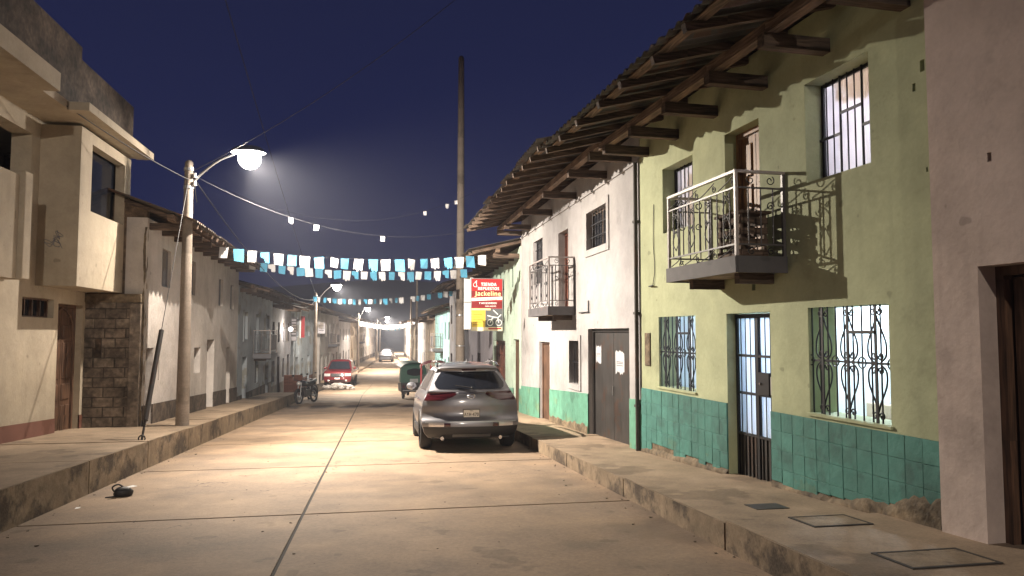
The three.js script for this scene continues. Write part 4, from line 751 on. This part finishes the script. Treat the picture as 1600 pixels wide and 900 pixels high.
{
  const t = suv = thing('parked_suv', 'grey sport utility car parked at the right kerb, seen from behind', 'car', [1.76, yRoad(-13.85), -13.85]); t.rotation.x = -0.045;
  const W = [[0.26, 0.80], [0.36, 0.88], [0.55, 0.925], [0.85, 0.915], [0.98, 0.885], [1.08, 0.83], [1.16, 0.775], [1.3, 0.715], [1.5, 0.625], [1.58, 0.57], [1.63, 0.48], [1.645, 0.40]];
  const Z = [[0.26, -0.12], [0.33, -0.04], [0.42, -0.005], [0.52, 0], [0.59, -0.015], [0.63, -0.06], [0.72, -0.085], [0.86, -0.075], [0.97, -0.085], [1.05, -0.11], [1.12, -0.145], [1.17, -0.19], [1.50, -0.50], [1.535, -0.47], [1.565, -0.44], [1.60, -0.48], [1.63, -0.62], [1.645, -0.80]];
  const cap = (y, f) => lerpTable(Z, y) - (y < 1.1 ? 0.20 : 0.14) * Math.pow(Math.abs(f), 2.6);
  vehicleShell(t, 'body', M.carGrey, W, cap, [[-0.98, 1.665, 1], [-1.5, 1.675, 1], [-2.2, 1.67, 1], [-2.6, 1.62, 1], [-3.0, 1.38, 1], [-3.42, 1.08, 0.99], [-3.8, 1.03, 0.97], [-4.15, 0.97, 0.93], [-4.38, 0.84, 0.86], [-4.46, 0.70, 0.78], [-4.47, 0.30, 0.74]], 0.26, 1.645);
  const tab = (T) => y => lerpTable(T, y);
  const gx = tab([[1.165, 0.60], [1.2, 0.655], [1.28, 0.675], [1.4, 0.60], [1.49, 0.53]]);
  mesh('rear_window', capPatch(W, cap, 1.165, 1.495, y => -gx(y), y => gx(y), 0.008, 20, 14), M.darkGlass, t);
  mesh('wiper', [bar(V(0.02, 1.19, -0.165), V(-0.30, 1.235, -0.215), 0.010, 6), new THREE.SphereGeometry(0.022, 10, 8).translate(0.02, 1.185, -0.165)], M.blackPlastic, t);
  mesh('spoiler', [capPatch(W, cap, 1.545, 1.6, (y, w) => -w + 0.03, (y, w) => w - 0.03, 0.012, 20, 6)], M.carGrey, t);
  mesh('brake_light', capPatch(W, cap, 1.515, 1.535, -0.14, 0.14, 0.014, 8, 2), M.tailRed, t);
  for (const f of [0, 1]) {
    const L = capPatch(W, cap, 0.955, 1.115, (y, w) => -w + 0.012, y => lerpTable([[0.955, -0.56], [1.02, -0.36], [1.07, -0.27], [1.115, -0.30]], y), 0.016, 12, 10), lamp = mesh('tail_light', f ? flip(L) : L, M.tailRed, t);
    const B = capPatch(W, cap, 1.03, 1.045, (y, w) => -w + 0.04, -0.33, 0.02, 12, 2); mesh('light_bar', f ? flip(B) : B, M.tailRed, lamp);
    const R = capPatch(W, cap, 0.475, 0.545, (y, w) => -0.80, -0.52, 0.012, 10, 5); mesh('bumper_light', f ? flip(R) : R, M.clearLamp, t);
    const Q = capPatch(W, cap, 0.475, 0.54, -0.515, -0.40, 0.012, 6, 5); mesh('reflector', f ? flip(Q) : Q, M.tailRed, t);
    const s = f ? 1 : -1;
    mesh('side_window', grid(12, 8, (u, v) => { const y = 1.12 + 0.40 * v, a = -1.0 - 0.1 * v, b = -2.62 - (1 - v) * 0.32; return [s * (lerpTable(W, y) + 0.006), y, a + (b - a) * u]; }), M.darkGlass, t);
    each('arch_trim', [-0.92, -3.6].map(z => new THREE.TorusGeometry(0.40, 0.035, 6, 20, Math.PI).rotateY(Math.PI / 2).translate(s * (z < -2 ? 0.87 : 0.905), 0.34, z)), M.blackPlastic, t);
    mesh('sill_trim', span(s * 0.86, s * 0.925, 0.25, 0.38, -1.35, -3.15), M.blackPlastic, t);
    mesh('roof_rail', tube([V(s * 0.60, 1.60, -0.62), V(s * 0.585, 1.675, -0.85), V(s * 0.585, 1.70, -1.6), V(s * 0.58, 1.68, -2.3), V(s * 0.58, 1.63, -2.5)], 0.018, 20, 8), M.chrome, t);
    const mir = part('mirror', t); mesh('shell', new THREE.SphereGeometry(1, 18, 12).scale(0.11, 0.085, 0.09).translate(s * 1.0, 1.17, -2.85), M.carGrey, mir); mesh('glass', new THREE.CircleGeometry(0.08, 18).scale(1.15, 0.8, 1).translate(s * 1.0, 1.17, -2.775), M.chrome, mir); mesh('stalk', bar(V(s * 0.86, 1.1, -2.85), V(s * 0.96, 1.13, -2.85), 0.022, 8), M.blackPlastic, mir);
    each('door_handle', [-1.45, -2.3].map(z => span(s * 0.905, s * 0.935, 0.94, 0.965, z, z - 0.2)), M.chrome, t);
    for (const z of [-0.92, -3.6]) wheel(t, 'wheel', s * (z < -2 ? 0.80 : 0.81), 0.345, z, 0.345, 0.235);
  }
  mesh('bumper_cladding', capPatch(W, cap, 0.265, 0.47, (y, w) => -w + 0.004, (y, w) => w - 0.004, 0.010, 24, 8), M.blackPlastic, t);
  mesh('skid_plate', capPatch(W, cap, 0.275, 0.33, -0.36, 0.36, 0.018, 12, 3), M.galvanised, t);
  mesh('bumper_trim', capPatch(W, cap, 0.548, 0.572, (y, w) => -w + 0.06, (y, w) => w - 0.06, 0.012, 24, 3), M.galvanised, t);
  mesh('garnish', capPatch(W, cap, 1.085, 1.10, -0.29, 0.29, 0.012, 12, 2), M.chrome, t);
  mesh('emblem', [new THREE.TorusGeometry(0.05, 0.009, 6, 24).scale(1.35, 0.72, 1).translate(0, 1.03, -0.085), span(-0.035, 0.035, 1.018, 1.042, -0.1, -0.085)], M.chrome, t);
  const plate = part('number_plate', t); plate.position.set(0, 0.712, -0.078);
  mesh('backing', bevelBox(-0.16, 0.16, -0.08, 0.08, 0, 0.012, 0.004), M.blackPlastic, plate);
  mesh('face', new THREE.PlaneGeometry(0.295, 0.135).translate(0, 0, 0.0135), printed(canvasTexture(256, 118, (c, w, h) => { c.fillStyle = '#d8d6cf'; c.fillRect(0, 0, w, h); c.fillStyle = '#1b1b1d'; c.textAlign = 'center'; c.font = 'bold 22px sans-serif'; c.fillText('PERU', w / 2, 24); c.font = 'bold 74px sans-serif'; c.fillText('A1H·470', w / 2, 100, w - 14); }), 0.5), plate, true);
  mesh('antenna', new THREE.ConeGeometry(1, 1, 12).scale(0.022, 0.085, 0.07).translate(0, 1.72, -0.85), M.blackPlastic, t);
  each('exhaust', [-0.55, 0.55].map(x => new THREE.CylinderGeometry(0.035, 0.035, 0.12, 14).rotateX(Math.PI / 2).translate(x, 0.26, -0.14)), M.chrome, t);
  mesh('underbody', span(-0.74, 0.74, 0.24, 0.45, -0.25, -4.2), M.blackPlastic, t);
}
{
  const t = thing('red_pickup', 'red pickup truck parked facing the camera by the left houses', 'truck', [-2.62, yRoad(-52) + 0.0, -51.2]); t.rotation.y = -0.06;
  const W = [[0.35, 0.84], [0.55, 0.90], [0.95, 0.91], [1.08, 0.87], [1.14, 0.84], [1.3, 0.80], [1.7, 0.68], [1.79, 0.58]];
  const Z = [[0.35, -0.06], [0.5, 0], [0.72, -0.02], [0.95, -0.05], [1.06, -0.14], [1.1, -0.3]], cap = (y, f) => lerpTable(Z, y) - 0.16 * Math.pow(Math.abs(f), 3);
  vehicleShell(t, 'body', M.carRed, W, cap, [[-0.45, 1.11, 1], [-1.15, 1.15, 1], [-1.5, 1.42, 1], [-1.9, 1.72, 1], [-2.2, 1.79, 1], [-3.2, 1.78, 1], [-3.5, 1.62, 1], [-3.55, 1.12, 1], [-5.1, 1.12, 1], [-5.15, 0.5, 0.97]], 0.35, 1.1);
  mesh('windscreen', grid(14, 8, (u, v) => { const y = 1.18 + 0.5 * v, w = lerpTable(W, y) - 0.09; return [(2 * u - 1) * w, y + 0.012, -1.2 - 0.66 * v + 0.12 - 0.05 * Math.pow(Math.abs(2 * u - 1), 2)]; }), M.darkGlass, t);
  mesh('grille', [capPatch(W, cap, 0.72, 0.94, -0.42, 0.42, 0.015, 10, 4)], M.blackPlastic, t); each('grille_bar', [0.78, 0.86].map(y => capPatch(W, cap, y, y + 0.025, -0.42, 0.42, 0.025, 10, 2)), M.chrome, t);
  mesh('bumper', capPatch(W, cap, 0.36, 0.58, (y, w) => -w + 0.01, (y, w) => w - 0.01, 0.05, 16, 5), M.carRed, t); mesh('lower_intake', capPatch(W, cap, 0.40, 0.5, -0.5, 0.5, 0.06, 10, 3), M.blackPlastic, t);
  for (const s of [-1, 1]) { const L = capPatch(W, cap, 0.76, 0.94, (y, w) => -w + 0.03, -0.47, 0.02, 8, 5); mesh('headlight', s > 0 ? flip(L) : L, M.clearLamp, t); mesh('fog_light', new THREE.SphereGeometry(0.07, 12, 8).scale(1, 1, 0.4).translate(s * 0.58, 0.47, 0.03), M.clearLamp, t); mesh('mirror', new THREE.SphereGeometry(1, 12, 8).scale(0.11, 0.09, 0.06).translate(s * 1.0, 1.24, -1.55), M.carRed, t); mesh('side_window', grid(6, 4, (u, v) => { const y = 1.2 + 0.42 * v; return [s * (lerpTable(W, y) + 0.008), y, -1.75 - 0.3 * v - (1.5 - 0.3 * v) * u]; }), M.darkGlass, t); for (const z of [-0.85, -3.95]) wheel(t, 'wheel', s * 0.80, 0.37, z, 0.37, 0.24, 6); }
  mesh('number_plate', span(-0.17, 0.17, 0.56, 0.66, 0.045, 0.06), M.plastic, t); mesh('underbody', span(-0.7, 0.7, 0.33, 0.5, -0.4, -5.0), M.blackPlastic, t);
}
function mototaxi(x, z, turn, tarp, label, open) {                    // three-wheeler seen from behind: +z is its rear
  const t = thing('mototaxi', label, 'mototaxi', [x, yRoad(z), z], turn, 'mototaxis by the right kerb');
  const half = y => lerpTable([[0.35, 0.60], [0.9, 0.64], [1.3, 0.63], [1.55, 0.58], [1.7, 0.45], [1.78, 0.2]], y), zr = y => lerpTable([[0.35, -0.06], [0.8, 0], [1.3, -0.04], [1.6, -0.12], [1.78, -0.3]], y);
  mesh('roof', grid(18, 6, (u, v) => { const a = (u - 0.5) * 2, y = 1.80 - 0.22 * Math.pow(Math.abs(a), 3); return [a * 0.66, y - 0.05 * (1 - v) * (1 - v), 0.04 - 1.75 * v]; }), tarp, t);
  if (!open) {
    mesh('rear_cover', grid(14, 16, (u, v) => { const y = 0.78 + 1.0 * v; return [(2 * u - 1) * half(y), y, zr(y)]; }), tarp, t);
    mesh('rear_window', grid(8, 6, (u, v) => { const y = 1.12 + 0.36 * v; return [0.06 + (2 * u - 1) * 0.40 * Math.sqrt(Math.max(0.05, 1 - Math.pow(2 * v - 1, 4))), y, zr(y) + 0.012]; }), M.darkGlass, t);
    for (const s of [-1, 1]) mesh('side_curtain', grid(6, 6, (u, v) => { const y = 0.8 + 0.85 * v; return [s * half(y), y, zr(y) - 0.55 * u]; }), tarp, t);
  } else for (const [px, pz] of [[-0.6, 0], [-0.2, 0], [0.2, 0], [0.6, 0], [-0.6, -0.8], [0.6, -0.8]]) mesh('post', span(px - 0.035, px + 0.035, 0.7, 1.68, pz - 0.06, pz), tarp, t);
  mesh('tub', [hexa([[-0.6, 0.34, -0.02], [0.6, 0.34, -0.02], [0.6, 0.34, -1.2], [-0.6, 0.34, -1.2], [-0.64, 0.8, 0.02], [0.64, 0.8, 0.02], [0.62, 0.7, -1.25], [-0.62, 0.7, -1.25]])], open ? tarp : M.blackPlastic, t);
  mesh('seat', [span(-0.52, 0.52, 0.72, 0.84, -0.25, -0.75), span(-0.52, 0.52, 0.84, 1.25, -0.12, -0.24)], M.blackPlastic, t);
  mesh('bumper', [bar(V(-0.55, 0.42, 0.08), V(0.55, 0.42, 0.08), 0.025), bar(V(-0.45, 0.42, 0.08), V(-0.45, 0.42, 0), 0.02), bar(V(0.45, 0.42, 0.08), V(0.45, 0.42, 0), 0.02)], M.galvanised, t);
  for (const s of [-1, 1]) { wheel(t, 'wheel', s * 0.47, 0.25, -0.35, 0.25, 0.11); mesh('tail_light', span(s * 0.5 - 0.05, s * 0.5 + 0.05, 0.55, 0.68, 0.01, 0.045), M.tailRed, t); mesh('mud_flap', span(s * 0.47 - 0.1, s * 0.47 + 0.1, 0.22, 0.36, -0.06, -0.05), M.blackPlastic, t); }
  mesh('plate', span(-0.2, 0.2, 0.80, 0.98, 0.012, 0.03), open ? M.plastic : M.galvanised, t);
  const f = wheel(t, 'wheel', 0, 0.27, -2.1, 0.27, 0.10); f.name = 'wheel';
  mesh('fork', [bar(V(-0.08, 0.27, -2.1), V(-0.06, 0.95, -1.85), 0.02), bar(V(0.08, 0.27, -2.1), V(0.06, 0.95, -1.85), 0.02)], M.galvanised, t); mesh('handlebar', bar(V(-0.36, 1.05, -1.75), V(0.36, 1.05, -1.75), 0.016), M.iron, t); mesh('fuel_tank', new THREE.SphereGeometry(1, 14, 10).scale(0.15, 0.13, 0.28).translate(0, 0.78, -1.6), tarp, t); mesh('headlight', new THREE.SphereGeometry(0.1, 12, 10).translate(0, 0.9, -2.0), M.clearLamp, t);
  mesh('windscreen', grid(6, 4, (u, v) => [(u - 0.5) * 1.0, 1.0 + 0.65 * v, -1.72 + 0.1 * v]), M.clearPane, t);
}
mototaxi(1.78, -36.6, 0.10, M.tarpGreen, 'green covered mototaxi standing in the road beyond the grey car', false);
mototaxi(2.42, -31.2, -0.05, M.tarpRed, 'red open-framed mototaxi right in front of the grey car', true);
function motorcycle(x, z, turn, label) {                              // along its own x, front wheel at +x
  const t = thing('motorcycle', label, 'motorcycle', [x, yRoad(z), z], turn, 'motorcycles at the left kerb'); t.rotation.order = 'YXZ'; t.rotation.x = 0.12;
  for (const wx of [0.64, -0.64]) { const w = part('wheel', t); mesh('tyre', new THREE.TorusGeometry(0.27, 0.05, 8, 28).translate(wx, 0.32, 0), M.tyre, w); const sp = [new THREE.TorusGeometry(0.22, 0.012, 5, 24).translate(wx, 0.32, 0), new THREE.CylinderGeometry(0.05, 0.05, 0.1, 12).rotateX(Math.PI / 2).translate(wx, 0.32, 0)]; for (let i = 0; i < 8; i++) sp.push(bar(V(wx, 0.32, 0), V(wx + Math.cos(i * 0.785) * 0.22, 0.32 + Math.sin(i * 0.785) * 0.22, 0), 0.005, 4)); mesh('rim', sp, M.galvanised, w); mesh('mudguard', new THREE.TorusGeometry(0.35, 0.035, 5, 14, 1.5).rotateZ(wx > 0 ? 0.5 : 1.2).translate(wx, 0.32, 0), M.blackPlastic, w); }
  mesh('fork', [-0.07, 0.07].map(s => bar(V(0.64, 0.32, s), V(0.42, 0.95, s), 0.022)), M.galvanised, t);
  mesh('frame', [bar(V(0.42, 0.85, 0), V(0.2, 0.42, 0), 0.025), bar(V(0.2, 0.42, 0), V(-0.25, 0.40, 0), 0.025), bar(V(-0.64, 0.32, 0.07), V(-0.2, 0.42, 0.05), 0.022), bar(V(0.42, 0.88, 0), V(-0.7, 0.72, 0), 0.025)], M.iron, t);
  mesh('engine', [bevelBox(-0.2, 0.16, 0.33, 0.6, -0.12, 0.12, 0.02), new THREE.CylinderGeometry(0.09, 0.09, 0.24, 12).rotateZ(-0.4).translate(0.12, 0.62, 0)], M.doorMetal, t);
  mesh('fuel_tank', new THREE.SphereGeometry(1, 18, 12).scale(0.27, 0.13, 0.14).rotateZ(0.1).translate(0.14, 0.9, 0), M.carDark, t); mesh('seat', tube([V(-0.05, 0.86, 0), V(-0.35, 0.84, 0), V(-0.72, 0.88, 0)], 0.11, 12, 10), M.blackPlastic, t);
  mesh('handlebar', tube([V(0.3, 1.08, -0.36), V(0.4, 1.06, -0.15), V(0.42, 1.0, 0), V(0.4, 1.06, 0.15), V(0.3, 1.08, 0.36)], 0.014, 20, 6), M.iron, t); mesh('headlight', new THREE.SphereGeometry(0.1, 14, 10).translate(0.53, 0.92, 0), M.clearLamp, t);
  for (const s of [-1, 1]) mesh('mirror', [bar(V(0.36, 1.06, s * 0.25), V(0.34, 1.26, s * 0.34), 0.007, 5), new THREE.SphereGeometry(0.055, 10, 8).scale(0.4, 0.8, 1.2).translate(0.34, 1.28, s * 0.35)], M.blackPlastic, t);
  mesh('exhaust', tube([V(0.15, 0.4, 0.14), V(-0.2, 0.3, 0.15), V(-0.75, 0.4, 0.16)], 0.035, 14, 8), M.chrome, t); mesh('tail_light', box(0.05, 0.08, 0.1, -0.86, 0.86, 0), M.tailRed, t);
}
motorcycle(-3.05, -34.2, -2.0, 'dark motorcycle parked at the end of the raised left kerb');
motorcycle(-3.15, -38.6, -1.75, 'second dark motorcycle parked before the red pickup');
{
  const c = suv.clone(); c.name = numbered('parked_suv'); tag(c, 'dark car parked far down the road on the left', 'car'); c.traverse(o => { if (o.isMesh && o.material === M.carGrey) o.material = M.carDark; }); c.position.set(KERB_L + bend(-104) + 1.3, yRoad(-104), -104); c.rotation.set(0, Math.PI - 0.07, 0); scene.add(c);
}

// ---------- small things ----------
{
  const h = scene.getObjectByName('green_house'), p = h.localToWorld(V(3.62, 0.6 + 2.422, 0.3));
  const t = thing('slatted_crate', 'small wooden slatted crate standing on the iron balcony', 'crate', p.toArray(), h.rotation.y);
  for (let k = 0; k < 4; k++) { for (const z of [-0.17, 0.17]) mesh('slat', span(-0.24, 0.24, 0.03 + k * 0.12, 0.10 + k * 0.12, z - 0.008, z + 0.008), M.timber, t); for (const x of [-0.248, 0.248]) mesh('slat', span(x - 0.008, x + 0.008, 0.03 + k * 0.12, 0.10 + k * 0.12, -0.162, 0.162), M.timber, t); }
  for (const x of [-0.22, 0.22]) for (const z of [-0.145, 0.145]) mesh('corner_post', span(x - 0.018, x + 0.018, 0, 0.5, z - 0.016, z + 0.016), M.timber, t); mesh('top', bevelBox(-0.28, 0.28, 0.5, 0.53, -0.2, 0.2, 0.005), M.timber, t);
}
{
  const y = yRoad(-10.2), t = thing('black_debris', 'broken black plastic scrap with a loop handle lying on the road', 'litter', [-3.14, y, -10.2], 0.4);
  const g = new THREE.IcosahedronGeometry(0.1, 3), p = g.attributes.position; for (let i = 0; i < p.count; i++) { const v = V().fromBufferAttribute(p, i), k = 0.75 + 0.5 * fbm(N2, v.x * 1.2 + 0.5, v.y * 1.2 + v.z + 0.5, 6, 3); p.setXYZ(i, v.x * k * 1.25, Math.max(0.0, (v.y * 0.75 + 0.045) * k + 0.3 * Math.max(0, v.x) * 0), v.z * k * 0.9); } g.computeVertexNormals();
  mesh('lump', g, M.blackPlastic, t); mesh('handle', tube([V(-0.08, 0.04, 0), V(-0.12, 0.12, 0), V(-0.06, 0.155, 0.01), V(0.0, 0.12, 0)], 0.010, 18, 6), M.blackPlastic, t); mesh('strip', bar(V(-0.2, 0.012, 0.03), V(0.0, 0.015, 0.02), 0.008, 5), M.blackPlastic, t);
  const s = mesh('paper_scrap', new THREE.ShapeGeometry((() => { const s = new THREE.Shape(); s.moveTo(-0.07, -0.02); s.lineTo(0.02, -0.035); s.lineTo(0.08, 0.0); s.lineTo(0.01, 0.04); s.closePath(); return s; })()).rotateX(-Math.PI / 2 + 0.2), M.plastic); s.position.set(-3.18, y + 0.035, -10.65); tag(s, 'white paper scrap just behind the black plastic scrap', 'litter');
  const s2 = s.clone(); s2.name = numbered('paper_scrap'); s2.position.set(-3.36, yRoad(-9.35) + 0.02, -9.35); s2.rotation.y = 1; s2.scale.setScalar(0.6); tag(s2, 'tiny white scrap at the foot of the left kerb', 'litter'); scene.add(s2);
}
{
  const q = mulberry(99), g = [];                                     // grit and leaf bits swept along the road
  for (let i = 0; i < 240; i++) { const near = q() < 0.6, side = q() < 0.5, z = -4.5 - q() * 14, x = near ? (side ? KERB_R - 0.03 - Math.abs(q() + q() - 1) * 0.25 : KERB_L + 0.03 + Math.abs(q() + q() - 1) * 0.3) : KERB_L + 0.3 + q() * 6; const r = 0.006 + q() * q() * 0.02; g.push(new THREE.TetrahedronGeometry(r).scale(1.4, 0.5, 1).rotateY(q() * 6).translate(x, yRoad(z) + r * 0.2, z)); }
  const o = mesh('grit', g, M.earth); o.userData = { kind: 'stuff', label: 'dark grit and leaf bits scattered along the road and kerbs', category: 'grit' };
  const rub = []; for (let i = 0; i < 60; i++) { const r = 0.08 + q() * 0.14, a = q() * 6.28, d = q() * q() * 0.9; const k = new THREE.IcosahedronGeometry(r, 1); const p = k.attributes.position; for (let j = 0; j < p.count; j++) { const v = V().fromBufferAttribute(p, j).multiplyScalar(0.8 + 0.4 * fbm(N1, p.getX(j) * 3 + i, p.getY(j) * 3 + p.getZ(j), 8, 2)); p.setXYZ(j, v.x, v.y, v.z); } k.computeVertexNormals(); rub.push(k.scale(1.3, 0.8, 1).translate(Math.cos(a) * d * 1.5, 0.28 * (1 - d) * q() + 0.05, Math.sin(a) * d * 0.6)); }
  const h = mesh('rubble_heap', rub, M.oldWhite); h.position.set(-2.55, yRoad(-48.5), -48.5); tag(h, 'pale heap of rubble on the road in front of the red pickup', 'rubble');
}
{
  const t = thing('brick_stack', 'knee-high stack of red bricks against the grey house wall', 'bricks', [-4.45, yRoad(-41.6) - 0.02, -41.6], 0.1);
  const g = new THREE.BoxGeometry(0.235, 0.085, 0.115), q = mulberry(8), kinds = [M.brickRed, M.brickRed.clone()]; kinds[1].color.setRGB(0.26, 0.11, 0.075);
  for (let k = 0; k < 13; k++) for (let i = 0; i < 4; i++) for (let j = 0; j < 2; j++) { const b = shared('brick', g, kinds[Math.floor(q() * 2)], t); b.position.set(-0.36 + i * 0.243 + (q() - 0.5) * 0.012, 0.045 + k * 0.088, -0.06 + j * 0.122); }
}

scene.fog = new THREE.FogExp2(0xa0a4b0, 0.0013);                        // thin haze added to give the lamps a soft halo
scene.traverse(o => { if (o.isMesh) { o.castShadow = true; o.receiveShadow = true; } });
renderer.render(scene, camera);
